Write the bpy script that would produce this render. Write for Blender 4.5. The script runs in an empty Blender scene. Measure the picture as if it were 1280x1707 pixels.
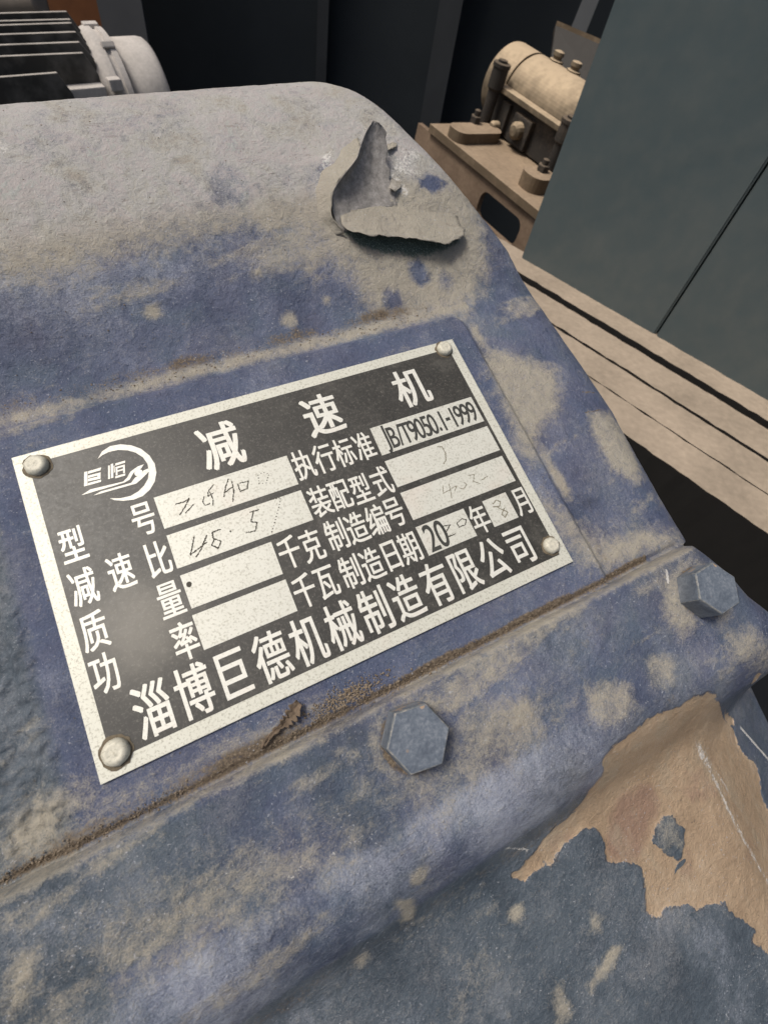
import bpy, bmesh, math, random
import numpy as np
from mathutils import Vector, Matrix

# ------------------------------------------------------------------ camera
# plate frame: millimetres, origin at the centre of the name plate, x along
# its width, y up its height, z out of it.  Rows of RC: camera right, down, forward.
RC = np.array([[0.8940602294024533, -0.4070220226219705, 0.18705448217445297],
               [-0.3374929688878392, -0.8866393483026198, -0.3161790030865078],
               [0.29454168151910964, 0.21955349949892866, -0.9300760499581042]])
CC = np.array([-19.42117889904066, -32.99474304418134, 115.28498441011196])
FPX, PXC, PYC = 791.19, 640.0, 853.5
UP = np.array([0.1104, 0.3147, 0.9428]); UP /= np.linalg.norm(UP)
fw = RC[2] - UP * (RC[2] @ UP); fw /= np.linalg.norm(fw)
rt = np.cross(fw, UP)
P2W = np.array([rt, fw, UP])              # plate axes -> world axes
BASE = np.array([0.0, 0.0, 0.95])         # world position of the plate centre, metres
S = bpy.context.scene
COL = S.collection

def w_of(p):                               # plate mm -> world m
    return P2W @ np.asarray(p, float) * 0.001 + BASE
CAMW = w_of(CC)
def ray_w(px, py):
    return P2W @ (RC.T @ np.array([(px - PXC) / FPX, (py - PYC) / FPX, 1.0]))
def at(px, py, depth):                     # world point seen at a photo pixel, at a depth in metres
    return CAMW + ray_w(px, py) * depth
def cdir(v):                               # camera-frame direction -> world
    v = np.asarray(v, float); return P2W @ (RC.T @ (v / np.linalg.norm(v)))

cam = bpy.data.objects.new('camera', bpy.data.cameras.new('camera'))
COL.objects.link(cam); S.camera = cam
cr, cdn, cf = P2W @ RC[0], P2W @ RC[1], P2W @ RC[2]
M = Matrix(((cr[0], -cdn[0], -cf[0], CAMW[0]), (cr[1], -cdn[1], -cf[1], CAMW[1]),
            (cr[2], -cdn[2], -cf[2], CAMW[2]), (0, 0, 0, 1)))
cam.matrix_world = M
cd = cam.data
cd.sensor_fit = 'VERTICAL'; cd.sensor_height = 24.0; cd.lens = 24.0 * FPX / 1707.0
cd.clip_start = 0.005; cd.clip_end = 200
cd.dof.use_dof = True; cd.dof.focus_distance = 0.128; cd.dof.aperture_fstop = 21.0

# ------------------------------------------------------------------ light
SUN_DIR = P2W @ np.array([-0.36, 0.40, 0.84]); SUN_DIR /= np.linalg.norm(SUN_DIR)   # towards the sun
elev = math.asin(SUN_DIR[2]); azim = math.atan2(SUN_DIR[0], SUN_DIR[1])
world = bpy.data.worlds.new('World'); S.world = world; world.use_nodes = True
nt = world.node_tree; bg = nt.nodes['Background']
sky = nt.nodes.new('ShaderNodeTexSky'); sky.sky_type = 'NISHITA'; sky.sun_disc = False
sky.sun_elevation = elev; sky.sun_rotation = azim
sky.air_density = 1.0; sky.dust_density = 6.0; sky.ozone_density = 0.5
nt.links.new(sky.outputs[0], bg.inputs[0]); bg.inputs[1].default_value = 0.085
sl = bpy.data.lights.new('sun', 'SUN'); sl.energy = 2.3; sl.angle = math.radians(17); sl.color = (1, 0.965, 0.90)
sun = bpy.data.objects.new('sun', sl); COL.objects.link(sun)
sun.rotation_euler = Vector(SUN_DIR).to_track_quat('Z', 'Y').to_euler()
S.view_settings.view_transform = 'Standard'; S.view_settings.look = 'None'
S.view_settings.exposure = 0.17; S.view_settings.gamma = 1.0
S.cycles.max_bounces = 6

# ------------------------------------------------------------------ helpers
def link(o, parent=None):
    COL.objects.link(o)
    if parent is not None: o.parent = parent
    return o
def tag(o, label=None, cat=None, group=None, kind=None):
    if label: o['label'] = label
    if cat: o['category'] = cat
    if group: o['group'] = group
    if kind: o['kind'] = kind
    return o
def mesh_obj(name, verts, faces, mats, parent=None, smooth=False, fm=None):
    me = bpy.data.meshes.new(name)
    me.from_pydata([tuple(v) for v in verts], [], [tuple(f) for f in faces])
    for m in (mats if isinstance(mats, (list, tuple)) else [mats]): me.materials.append(m)
    if fm is not None: me.polygons.foreach_set('material_index', np.asarray(fm, dtype=np.int32))
    if smooth: me.polygons.foreach_set('use_smooth', np.ones(len(me.polygons), dtype=bool))
    me.update()
    return link(bpy.data.objects.new(name, me), parent)
def bm_obj(name, bm, mats, parent=None, smooth=False):
    bmesh.ops.recalc_face_normals(bm, faces=bm.faces[:])
    me = bpy.data.meshes.new(name); bm.to_mesh(me); bm.free()
    for m in (mats if isinstance(mats, (list, tuple)) else [mats]): me.materials.append(m)
    if smooth: me.polygons.foreach_set('use_smooth', np.ones(len(me.polygons), dtype=bool))
    return link(bpy.data.objects.new(name, me), parent)
def empty(name, loc=(0, 0, 0), rot=None, parent=None):
    o = bpy.data.objects.new(name, None); o.empty_display_size = 0.02
    link(o, parent)
    o.matrix_world = Matrix.Translation(Vector(loc)) @ (Matrix(rot).to_4x4() if rot is not None else Matrix.Identity(4))
    return o
def frame(x, y, z):                         # columns = axes
    return [[x[i], y[i], z[i]] for i in range(3)]
def add_box(bm, c, s, bevel=0.0, rot=None, mi=0):
    r = bmesh.ops.create_cube(bm, size=1.0)
    for v in r['verts']:
        p = Vector((v.co.x * s[0], v.co.y * s[1], v.co.z * s[2]))
        v.co = (rot @ p if rot is not None else p) + Vector(c)
    fs = {f for v in r['verts'] for f in v.link_faces}
    for f in fs: f.material_index = mi
    if bevel > 0:
        bmesh.ops.bevel(bm, geom=list({e for v in r['verts'] for e in v.link_edges}), offset=bevel,
                        segments=2, profile=0.6, affect='EDGES')
def add_lathe(bm, prof, n=40, origin=(0, 0, 0), axis='Z', a0=0.0, a1=2 * math.pi):
    full = abs(a1 - a0 - 2 * math.pi) < 1e-6
    m = n if full else n + 1
    rings = []
    for r, h in prof:
        ring = []
        for i in range(m):
            a = a0 + (a1 - a0) * i / n
            c, s_ = math.cos(a) * r, math.sin(a) * r
            p = (c, s_, h) if axis == 'Z' else ((h, c, s_) if axis == 'X' else (s_, h, c))
            ring.append(bm.verts.new(Vector(p) + Vector(origin)))
        rings.append(ring)
    for a, b in zip(rings[:-1], rings[1:]):
        for i in range(m if full else m - 1):
            j = (i + 1) % m
            try: bm.faces.new((a[i], a[j], b[j], b[i]))
            except ValueError: pass
    for ring, rr in ((rings[0], prof[0][0]), (rings[-1], prof[-1][0])):
        if full and rr > 1e-9:
            try: bm.faces.new(ring)
            except ValueError: pass
def add_prism(bm, outline, d):              # outline: 3-D points (closed), extruded by vector d
    d = Vector(d)
    a = [bm.verts.new(Vector(p)) for p in outline]; b = [bm.verts.new(Vector(p) + d) for p in outline]
    bm.faces.new(a); bm.faces.new(list(reversed(b)))
    for i in range(len(a)):
        j = (i + 1) % len(a); bm.faces.new((a[i], b[i], b[j], a[j]))
def hex_prof(bm, R, h, origin=(0, 0, 0), rot=0.0, cham=0.12):
    # bolt head: hexagon with chamfered crown
    def ring(r, z): return [bm.verts.new((origin[0] + r * math.cos(rot + i * math.pi / 3),
                                          origin[1] + r * math.sin(rot + i * math.pi / 3), origin[2] + z)) for i in range(6)]
    rs = [ring(R, 0), ring(R, h * 0.86), ring(R * (1 - cham * 0.45), h * 0.965), ring(R * (1 - cham), h)]
    for a, b in zip(rs[:-1], rs[1:]):
        for i in range(6): bm.faces.new((a[i], a[(i + 1) % 6], b[(i + 1) % 6], b[i]))
    bm.faces.new(rs[-1]); bm.faces.new(list(reversed(rs[0])))

def ss(a, b, t):
    t = np.clip((t - a) / (b - a), 0, 1); return t * t * (3 - 2 * t)
def vnoise(x, y, seed):
    rng = np.random.RandomState(seed); T = rng.rand(256, 256)
    xi, yi = np.floor(x).astype(int), np.floor(y).astype(int)
    fx, fy = x - xi, y - yi
    fx = fx * fx * fx * (fx * (6 * fx - 15) + 10); fy = fy * fy * fy * (fy * (6 * fy - 15) + 10)
    g = lambda i, j: T[i & 255, j & 255]
    return (g(xi, yi) * (1 - fx) + g(xi + 1, yi) * fx) * (1 - fy) + (g(xi, yi + 1) * (1 - fx) + g(xi + 1, yi + 1) * fx) * fy
def fbm(x, y, scale, seed, octv=4, gain=0.5):
    s, a, n = 0.0, 1.0, 0.0
    c, d = math.cos(0.6), math.sin(0.6)
    X, Y = x / scale, y / scale
    for o in range(octv):
        s = s + a * (vnoise(X + 17.3 * o, Y + 5.1 * o, seed + o) - 0.5) * 2; n += a
        X, Y = (c * X - d * Y) * 2.03, (d * X + c * Y) * 2.03; a *= gain
    return s / n
def poly_sd(x, y, poly):                    # signed distance, positive inside
    P = np.asarray(poly, float); d2 = np.full(x.shape, 1e18); ins = np.zeros(x.shape, bool)
    for (ax, ay), (bx, by) in zip(P, np.roll(P, -1, 0)):
        ex, ey = bx - ax, by - ay
        t = np.clip(((x - ax) * ex + (y - ay) * ey) / (ex * ex + ey * ey + 1e-12), 0, 1)
        d2 = np.minimum(d2, (x - ax - t * ex) ** 2 + (y - ay - t * ey) ** 2)
        if abs(ey) > 1e-12:
            c = ((ay > y) != (by > y)) & (x < (bx - ax) * (y - ay) / ey + ax); ins ^= c
    return np.sqrt(d2) * np.where(ins, 1, -1)
def rbox_sd(x, y, x0, x1, y0, y1, r):       # positive inside
    qx = np.abs(x - (x0 + x1) / 2) - (x1 - x0) / 2 + r; qy = np.abs(y - (y0 + y1) / 2) - (y1 - y0) / 2 + r
    return -(np.hypot(np.maximum(qx, 0), np.maximum(qy, 0)) + np.minimum(np.maximum(qx, qy), 0) - r)

# ------------------------------------------------------------------ material helpers
class MB:
    def __init__(s, name):
        s.m = bpy.data.materials.new(name); s.m.use_nodes = True
        s.t = s.m.node_tree; s.b = s.t.nodes['Principled BSDF']
        s.tc = s.t.nodes.new('ShaderNodeTexCoord')
    def n(s, typ): return s.t.nodes.new(typ)
    def l(s, a, b): s.t.links.new(a, b)
    def put(s, sock, v):
        if isinstance(v, (int, float)): sock.default_value = v
        elif isinstance(v, tuple): sock.default_value = v if len(v) == len(sock.default_value) else (*v, 1.0)
        else: s.l(v, sock)
    def noise(s, scale, detail=4, rough=0.55, vec=None, stretch=None, dist=0.0):
        v = vec or s.tc.outputs['Object']
        if stretch:
            mp = s.n('ShaderNodeMapping'); s.l(v, mp.inputs[0]); mp.inputs['Scale'].default_value = stretch[0]
            mp.inputs['Rotation'].default_value = stretch[1]; v = mp.outputs[0]
        n = s.n('ShaderNodeTexNoise'); s.l(v, n.inputs['Vector'])
        n.inputs['Scale'].default_value = scale; n.inputs['Detail'].default_value = detail
        n.inputs['Roughness'].default_value = rough; n.inputs['Distortion'].default_value = dist
        return n.outputs['Fac']
    def attr(s, name):
        a = s.n('ShaderNodeAttribute'); a.attribute_name = name; return a.outputs['Fac']
    def math(s, op, a, b=0.0, c=None, clamp=False):
        n = s.n('ShaderNodeMath'); n.operation = op; n.use_clamp = clamp
        s.put(n.inputs[0], a); s.put(n.inputs[1], b)
        if c is not None: s.put(n.inputs[2], c)
        return n.outputs[0]
    def sstep(s, v, a, b, to0=0.0, to1=1.0):
        n = s.n('ShaderNodeMapRange'); n.interpolation_type = 'SMOOTHSTEP'
        s.put(n.inputs['Value'], v); n.inputs['From Min'].default_value = a; n.inputs['From Max'].default_value = b
        n.inputs['To Min'].default_value = to0; n.inputs['To Max'].default_value = to1
        return n.outputs['Result']
    def mix(s, f, a, b):
        n = s.n('ShaderNodeMix'); n.data_type = 'RGBA'
        s.put(n.inputs['Factor'], f); s.put(n.inputs['A'] if False else n.inputs[6], a); s.put(n.inputs[7], b)
        return n.outputs[2]
    def ramp(s, f, stops):
        n = s.n('ShaderNodeValToRGB'); s.l(f, n.inputs[0]); e = n.color_ramp.elements
        while len(e) < len(stops): e.new(0.5)
        for k, (p, c) in zip(e, stops): k.position = p; k.color = (*c, 1.0)
        return n.outputs[0]
    def bump(s, h, strength=0.5, dist=0.0003, prev=None):
        n = s.n('ShaderNodeBump'); n.inputs['Strength'].default_value = strength; n.inputs['Distance'].default_value = dist
        s.l(h, n.inputs['Height'])
        if prev is not None: s.l(prev, n.inputs['Normal'])
        return n.outputs[0]
    def out(s, color, rough=0.6, normal=None, metal=0.0, spec=0.4):
        s.put(s.b.inputs['Base Color'], color); s.put(s.b.inputs['Roughness'], rough)
        s.put(s.b.inputs['Metallic'], metal); s.put(s.b.inputs['Specular IOR Level'], spec)
        if normal is not None: s.l(normal, s.b.inputs['Normal'])
        return s.m

def dusty(name, base, dust, amt=0.5, scale=30, rough=0.7, topdust=True, spec=0.3, bump=0.4, bd=0.0006):
    """painted metal with dust lying on its upward faces"""
    m = MB(name)
    a = m.noise(scale, 5); b = m.noise(scale * 9, 4)
    f = m.math('ADD', m.math('MULTIPLY', m.math('SUBTRACT', a, 0.5), 1.2), m.math('MULTIPLY', m.math('SUBTRACT', b, 0.5), 0.7))
    if topdust:
        g = m.n('ShaderNodeNewGeometry'); sp = m.n('ShaderNodeSeparateXYZ'); m.l(g.outputs['True Normal'], sp.inputs[0])
        f = m.math('ADD', f, m.sstep(sp.outputs[2], 0.15, 0.9))
        f = m.math('MULTIPLY', f, amt, clamp=True)
    else:
        f = m.math('ADD', f, amt, clamp=True)
    c = m.mix(f, m.mix(a, tuple(x * 0.75 for x in base), tuple(min(1, x * 1.25) for x in base)),
              m.mix(b, tuple(x * 0.82 for x in dust), tuple(min(1, x * 1.15) for x in dust)))
    return m.out(c, rough, m.bump(b, bump, bd), spec=spec)

# ------------------------------------------------------------------ casting materials
def casting_material():
    m = MB('worn_blue_paint')
    n1 = m.noise(45, 5, 0.6); n2 = m.noise(260, 6, 0.62); n3 = m.noise(1300, 5, 0.65)
    n4 = m.noise(120, 5, 0.6, stretch=((1.0, 0.35, 1.0), (0, 0, 0.5)))
    h = lambda v, k: m.math('MULTIPLY', m.math('SUBTRACT', v, 0.5), k)
    hue = m.noise(70, 3, 0.5, dist=0.4)
    blue = m.ramp(m.math('ADD', m.math('ADD', n1, h(n2, 0.35)), h(n3, 0.28)),
                  [(0.26, (0.038, 0.049, 0.086)), (0.42, (0.066, 0.083, 0.140)), (0.56, (0.100, 0.121, 0.190)), (0.74, (0.170, 0.190, 0.260))])
    violet = m.mix(m.sstep(hue, 0.48, 0.65, 0, 0.4), blue, m.mix(n3, (0.085, 0.085, 0.135), (0.14, 0.14, 0.20)))
    teal = m.mix(m.sstep(hue, 0.50, 0.34, 0, 0.55), violet, m.mix(n3, (0.070, 0.105, 0.155), (0.115, 0.150, 0.195)))
    slate = m.ramp(m.math('ADD', m.math('ADD', n1, h(n4, 0.5)), h(n3, 0.4)),
                   [(0.25, (0.045, 0.060, 0.078)), (0.50, (0.080, 0.103, 0.128)), (0.75, (0.14, 0.162, 0.185))])
    col = m.mix(m.sstep(m.math('ADD', m.attr('slate'), h(n2, 0.5)), 0.2, 0.8), teal, slate)
    deep = m.sstep(m.math('ADD', m.attr('deep'), h(n2, 0.8)), 0.2, 0.9, 0, 0.75)
    col = m.mix(deep, col, m.mix(n3, (0.048, 0.063, 0.120), (0.082, 0.104, 0.185)))
    # chalked, rubbed paint, and the pale sheen painted along the rib
    ck = m.sstep(m.math('ADD', m.math('ADD', m.attr('chalk_sheen'), h(m.noise(420, 5, 0.7, stretch=((1.0, 0.5, 1.0), (0, 0, -0.55))), 0.75)), m.math('ADD', h(n1, 0.7), h(m.noise(2200, 3, 0.7), 0.9))), 0.20, 1.05, 0, 0.80)
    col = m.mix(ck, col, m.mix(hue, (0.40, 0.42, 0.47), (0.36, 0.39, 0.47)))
    # grey settled dust
    n5 = m.noise(2600, 3, 0.6); n6 = m.noise(620, 6, 0.75)
    st = m.noise(330, 4, 0.6, stretch=((1.0, 0.22, 1.0), (0, 0, -0.55)))
    film = m.math('MULTIPLY', m.sstep(m.math('ADD', m.math('ADD', m.noise(32, 5, 0.65), h(n6, 0.55)), h(n5, 0.55)), 0.44, 0.82), 0.50)
    dsum = m.math('ADD', m.math('ADD', m.math('MULTIPLY', m.attr('dust'), 1.05), h(n2, 0.9)), m.math('ADD', m.math('ADD', h(n6, 1.15), h(n5, 0.8)), h(n1, 0.8)))
    col = m.mix(film, col, m.mix(n6, (0.22, 0.225, 0.245), (0.33, 0.33, 0.335)))
    df = m.sstep(dsum, 0.08, 1.02)
    hue2 = m.noise(95, 4, 0.6, dist=0.6)
    dcol = m.ramp(m.math('ADD', hue2, m.math('ADD', h(n6, 0.5), h(n5, 0.35))),
                  [(0.28, (0.36, 0.325, 0.27)), (0.40, (0.43, 0.41, 0.36)), (0.50, (0.45, 0.435, 0.41)), (0.60, (0.46, 0.41, 0.39)), (0.68, (0.41, 0.425, 0.39)), (0.78, (0.48, 0.47, 0.45))])
    dcol = m.mix(m.sstep(m.math('ADD', m.attr('pale'), h(n2, 0.4)), 0.2, 0.9), m.mix(n2, (0.33, 0.30, 0.235), (0.43, 0.39, 0.315)), dcol)
    dcol = m.mix(m.sstep(n6, 0.60, 0.72, 0, 0.45), dcol, (0.23, 0.19, 0.145))
    dcol = m.mix(m.sstep(n6, 0.40, 0.30, 0, 0.35), dcol, (0.58, 0.56, 0.52))
    crk = m.noise(420, 5, 0.7, stretch=((0.45, 1.5, 1.0), (0, 0, 0.12)))
    dcol = m.mix(m.math('MULTIPLY', m.sstep(crk, 0.585, 0.68), m.sstep(hue, 0.40, 0.6, 0.1, 0.6)), dcol, (0.20, 0.17, 0.14))
    dcol = m.mix(m.sstep(m.noise(38, 4, 0.6), 0.50, 0.72, 0, 0.40), dcol, (0.34, 0.30, 0.245))
    col = m.mix(m.math('MULTIPLY', df, 0.92), col, dcol)
    # dark gritty dirt packed along the joints, and contact shade painted round the bolts
    gf = m.sstep(m.math('ADD', m.math('ADD', m.attr('grime_shade'), h(n2, 0.6)), h(n3, 1.0)), 0.3, 0.8)
    col = m.mix(gf, col, m.ramp(n3, [(0.30, (0.045, 0.033, 0.023)), (0.5, (0.125, 0.095, 0.066)), (0.72, (0.26, 0.21, 0.15))]))
    # bare filler where the paint has come away
    tn = m.math('ADD', m.math('ADD', m.attr('bare'), h(n6, 1.6)), m.math('ADD', h(n2, 3.6), h(n3, 1.1)))
    tf = m.sstep(tn, -0.12, 0.22)
    tcol = m.ramp(m.math('ADD', n1, h(n2, 0.5)), [(0.3, (0.315, 0.225, 0.145)), (0.52, (0.395, 0.288, 0.19)), (0.72, (0.455, 0.35, 0.245))])
    tcol = m.mix(m.sstep(m.math('ADD', m.attr('rust'), h(n2, 0.8)), 0.2, 0.9, 0, 0.75), tcol, (0.25, 0.155, 0.115))
    tcol = m.mix(m.sstep(n3, 0.66, 0.74, 0, 0.4), tcol, (0.18, 0.12, 0.08))
    tcol = m.mix(m.sstep(n4, 0.50, 0.68, 0, 0.5), tcol, (0.37, 0.31, 0.225))
    tcol = m.mix(m.sstep(n6, 0.56, 0.72, 0, 0.45), tcol, (0.28, 0.185, 0.12))
    col = m.mix(tf, col, tcol)
    # chipped edge of the paint film, bright scrapes and painted glints
    rim = m.math('MULTIPLY', m.sstep(tn, -0.55, -0.12), m.sstep(tn, 0.0, -0.12))
    col = m.mix(m.math('MULTIPLY', rim, m.sstep(n2, 0.45, 0.6, 0, 0.75)), col, (0.055, 0.05, 0.055))
    sc = m.sstep(m.math('ADD', m.attr('scrape_glint'), m.math('ADD', h(n3, 1.5), h(n2, 0.6))), 0.45, 0.7)
    col = m.mix(m.math('MULTIPLY', sc, 0.8), col, (0.66, 0.64, 0.60))
    gr = m.sstep(m.math('ADD', m.attr('green'), m.math('ADD', h(n3, 1.1), h(n2, 0.6))), 0.3, 0.8)
    col = m.mix(m.math('MULTIPLY', gr, 0.8), col, m.mix(m.sstep(n5, 0.50, 0.72), (0.018, 0.060, 0.050), (0.25, 0.33, 0.29)))
    # pinholes and pale specks
    pn = m.noise(1100, 2, 0.5); pk = m.noise(60, 2)
    col = m.mix(m.math('MULTIPLY', m.sstep(pn, 0.70, 0.76), m.sstep(pk, 0.42, 0.6, 0, 0.8)), col, (0.09, 0.075, 0.06))
    pn2 = m.noise(1500, 2, 0.5, stretch=((1, 1, 1), (0.3, 0.8, 0.2)))
    col = m.mix(m.math('MULTIPLY', m.sstep(pn2, 0.655, 0.72), m.sstep(pk, 0.66, 0.38, 0, 0.55)), col, (0.46, 0.47, 0.50))
    dusted = m.math('MAXIMUM', df, gf)
    ro = m.math('ADD', m.math('ADD', 0.40, m.math('MULTIPLY', dusted, 0.45)), h(n6, 0.35))
    ro = m.math('SUBTRACT', ro, m.math('MULTIPLY', sc, 0.35))
    b0 = m.bump(n2, 0.5, 0.0011)
    b1 = m.bump(n6, 0.85, 0.00095, b0)
    b1 = m.bump(n5, 0.7, 0.00022, b1)
    b2 = m.bump(tf, 0.7, 0.0004, b1)
    b2.node.invert = True
    return m.out(col, ro, b2, spec=0.42)

MAT_CAST = casting_material()

def bolt_material():
    m = MB('bolt_blue_grey_paint')
    n1 = m.noise(140, 5, 0.6); n3 = m.noise(1400, 4, 0.6); ch = m.noise(230, 3, 0.5)
    c = m.ramp(m.math('ADD', n1, m.math('MULTIPLY', m.math('SUBTRACT', n3, 0.5), 0.6)),
               [(0.3, (0.062, 0.078, 0.105)), (0.5, (0.108, 0.130, 0.162)), (0.7, (0.19, 0.21, 0.24))])
    c = m.mix(m.sstep(ch, 0.64, 0.69, 0, 0.75), c, (0.42, 0.28, 0.16))
    g = m.n('ShaderNodeNewGeometry')
    c = m.mix(m.sstep(g.outputs['Pointiness'], 0.53, 0.60, 0, 0.5), c, (0.40, 0.39, 0.36))
    return m.out(c, 0.55, m.bump(n3, 0.5, 0.0002, m.bump(n1, 0.4, 0.0006)), spec=0.4)
MAT_BOLT = bolt_material()
def worn_edge():
    m = MB('worn_bolt_edge'); n = m.noise(700, 4, .65)
    return m.out(m.ramp(n, [(.38, (.10, .118, .135)), (.54, (.17, .175, .175)), (.68, (.33, .30, .26))]), .5, m.bump(n, .4, .0002))
MAT_WORN = worn_edge()

def alu_material(name, c0, c1, speck, rough=0.5, metal=0.15):
    m = MB(name)
    n = m.noise(1700, 4, 0.7); s2 = m.noise(700, 4, 0.7); s3 = m.noise(120, 4)
    c = m.mix(s3, c0, c1)
    c = m.mix(m.sstep(n, 0.50, 0.66, 0, speck), c, (0.24, 0.225, 0.165))
    c = m.mix(m.sstep(s2, 0.62, 0.74, 0, speck * 0.9), c, (0.26, 0.23, 0.17))
    c = m.mix(m.sstep(m.noise(55, 3), 0.55, 0.75, 0, 0.25), c, (0.62, 0.50, 0.42))
    return m.out(c, rough, m.bump(n, 0.25, 0.00008), metal=metal, spec=0.5)
MAT_ALU = alu_material('weathered_aluminium', (0.545, 0.54, 0.455), (0.63, 0.625, 0.55), 0.62)
MAT_FIELD = alu_material('bare_plate_field', (0.555, 0.55, 0.48), (0.64, 0.635, 0.57), 0.52)
MAT_LETTER = alu_material('bare_plate_lettering', (0.64, 0.63, 0.56), (0.72, 0.71, 0.65), 0.25)
MAT_RIVET = alu_material('dusty_rivet', (0.50, 0.47, 0.37), (0.64, 0.62, 0.53), 0.45, 0.6, 0.1)

def black_field():
    m = MB('black_plate_enamel')
    n = m.noise(900, 5, 0.65); n2 = m.noise(90, 5, 0.6); n3 = m.noise(2600, 3, 0.6)
    c = m.ramp(m.math('ADD', m.math('MULTIPLY', n2, 0.6), m.math('MULTIPLY', n, 0.4)),
               [(0.3, (0.020, 0.019, 0.016)), (0.5, (0.034, 0.032, 0.027)), (0.7, (0.075, 0.071, 0.060))])
    c = m.mix(m.sstep(n3, 0.62, 0.76, 0, 0.45), c, (0.19, 0.18, 0.155))
    c = m.mix(m.sstep(m.noise(1300, 5, 0.75), 0.50, 0.68, 0, 0.55), c, (0.125, 0.118, 0.10))
    c = m.mix(m.sstep(n, 0.68, 0.73, 0, 0.5), c, (0.30, 0.29, 0.26))
    # pale blotch painted as a reflection, low on the left
    mp = m.n('ShaderNodeMapping'); m.l(m.tc.outputs['Object'], mp.inputs[0])
    mp.inputs['Location'].default_value = (0.0455, 0.0105, 0); 
    ln = m.n('ShaderNodeVectorMath'); ln.operation = 'LENGTH'; m.l(mp.outputs[0], ln.inputs[0])
    bl = m.math('ADD', ln.outputs['Value'], m.math('MULTIPLY', m.math('SUBTRACT', n2, 0.5), 0.022))
    c = m.mix(m.sstep(bl, 0.016, 0.002, 0, 0.34), c, (0.36, 0.335, 0.28))
    return m.out(c, m.math('ADD', 0.36, m.math('MULTIPLY', n, 0.25)), m.bump(n, 0.25, 0.00006), spec=0.5)
MAT_BLACK = black_field()
def plain(name, c, rough=0.6, metal=0.0, spec=0.3, var=0.25, scale=60):
    m = MB(name); n = m.noise(scale, 5, 0.6)
    return m.out(m.mix(n, tuple(x * (1 - var) for x in c), tuple(min(1, x * (1 + var)) for x in c)), rough,
                 m.bump(m.noise(scale * 12, 3), 0.2, 0.0003), metal, spec)
MAT_INK = plain('black_print', (0.045, 0.045, 0.04), 0.5)
MAT_ENGRAVE = plain('dirt_filled_engraving', (0.060, 0.054, 0.042), 0.7)
MAT_ENGRAVE_PALE = plain('shallow_engraving', (0.20, 0.185, 0.135), 0.6, var=0.35, scale=900)

# ------------------------------------------------------------------ the gear reducer
root = empty('gear_reducer', BASE, P2W.tolist())
tag(root, 'blue painted cast gear reducer with an aluminium name plate, dusty and chipped, filling the foreground', 'gearbox')

MMS = 0.001
HUMP = np.array([(47, 0), (51, -0.3), (56, 0.4), (64, 3.2), (74, 7.6), (86, 12), (98, 15.3), (108, 17.2), (118, 18.4), (128, 17.4),
                 (137, 13.4), (146, 5.2), (152, -5), (158, -20), (168, -50), (180, -90)])
FLAN = np.array([(-240, -33), (-160, -22), (-130, -18.2), (-112, -16.0), (-104, -15.0), (-99, -14.0), (-95, -12.4), (-92, -9.8), (-89, -6.4), (-85, -2.2), (-81, 0.9),
                 (-77, 2.3), (-73, 2.5), (-69, 2.35), (-66, 2.6), (-61, 3.6), (-47, 3.8), (0, 3.8)])
def sinterp(t, tab, w=3.0):                 # linear table, box-smoothed
    r = 0
    for k in (-1, -0.66, -0.33, 0, 0.33, 0.66, 1): r = r + np.interp(t + k * w, tab[:, 0], tab[:, 1])
    return r / 7
EDGE = np.array([(-300, 96), (-35, 96), (-15, 97), (1, 98.2), (23, 96.6), (46, 94.8), (55, 93.8), (68, 90), (79, 83.2), (90, 76.9), (100, 71.0), (109, 65.7), (116, 61.9), (122.7, 58.5), (130, 54), (140, 47), (152, 34), (180, 5)])
FOUT = [(-400, -20), (91, -20), (96, -40), (99.5, -47), (102.5, -52), (105.5, -58), (108.5, -66), (113, -74.5), (124, -82), (142, -92), (165, -110), (158, -400), (-400, -400)]
def rfall(d, r):                            # quarter-round fall beyond an edge, then a steep wall
    d = np.maximum(d, 0); dd = np.minimum(d, r * 0.93)
    return r - np.sqrt(r * r - dd * dd) + np.maximum(d - r * 0.93, 0) * 2.53
def H_base(x, y):
    x = np.asarray(x, float); y = np.asarray(y, float)
    # cover with raised name-plate pad
    pad = ss(-1.7, 1.3, rbox_sd(x, y, -70.5, 68.0, -60, 46.2, 5))
    left = ss(-66, -82, x)
    cover = -2.7 * (1 - pad) - 0.07 * np.maximum(x - 70, 0) - 0.5 * left
    cover = cover + np.where(y > 44, sinterp(y, HUMP, 4.0), 0.0) * ss(44, 52, y) + 0.35 * np.exp(-((y - 46) / 1.6) ** 2) * (np.abs(x) < 68)
    cover = cover - rfall(x - np.interp(y, EDGE[:, 0], EDGE[:, 1]), 16.0)
    # bolted flange, one step higher, with the housing falling away below it
    fl = sinterp(y, FLAN, 2.4)
    xe = 101.0 - 26.0 * ss(-84, -100, y) * 1.0
    fsd = poly_sd(x, y, FOUT)
    fl = fl - rfall(-(fsd - 9), 9.5) * (x > 60)
    fl = fl - 0.45 * np.log1p(np.exp((x - 77.0) / 1.8)) * 1.8 * ss(-88, -104, y)
    k = ss(-46.9, -48.1, y)
    z = cover * (1 - k) + fl * k - 0.9 * np.exp(-((y + 46.3) / 0.8) ** 2) * (x < 99)
    # blistered paint round the torn flake
    z = z + 2.3 * np.exp(-(((x - FLK[0]) / 5.5) ** 2 + ((y - FLK[1]) / 9.0) ** 2)) if FLK is not None else z
    z = z - rfall(-(x + 104), 8.0) - rfall(-(y + 195), 10.0)
    return z
FLK = None
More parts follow.
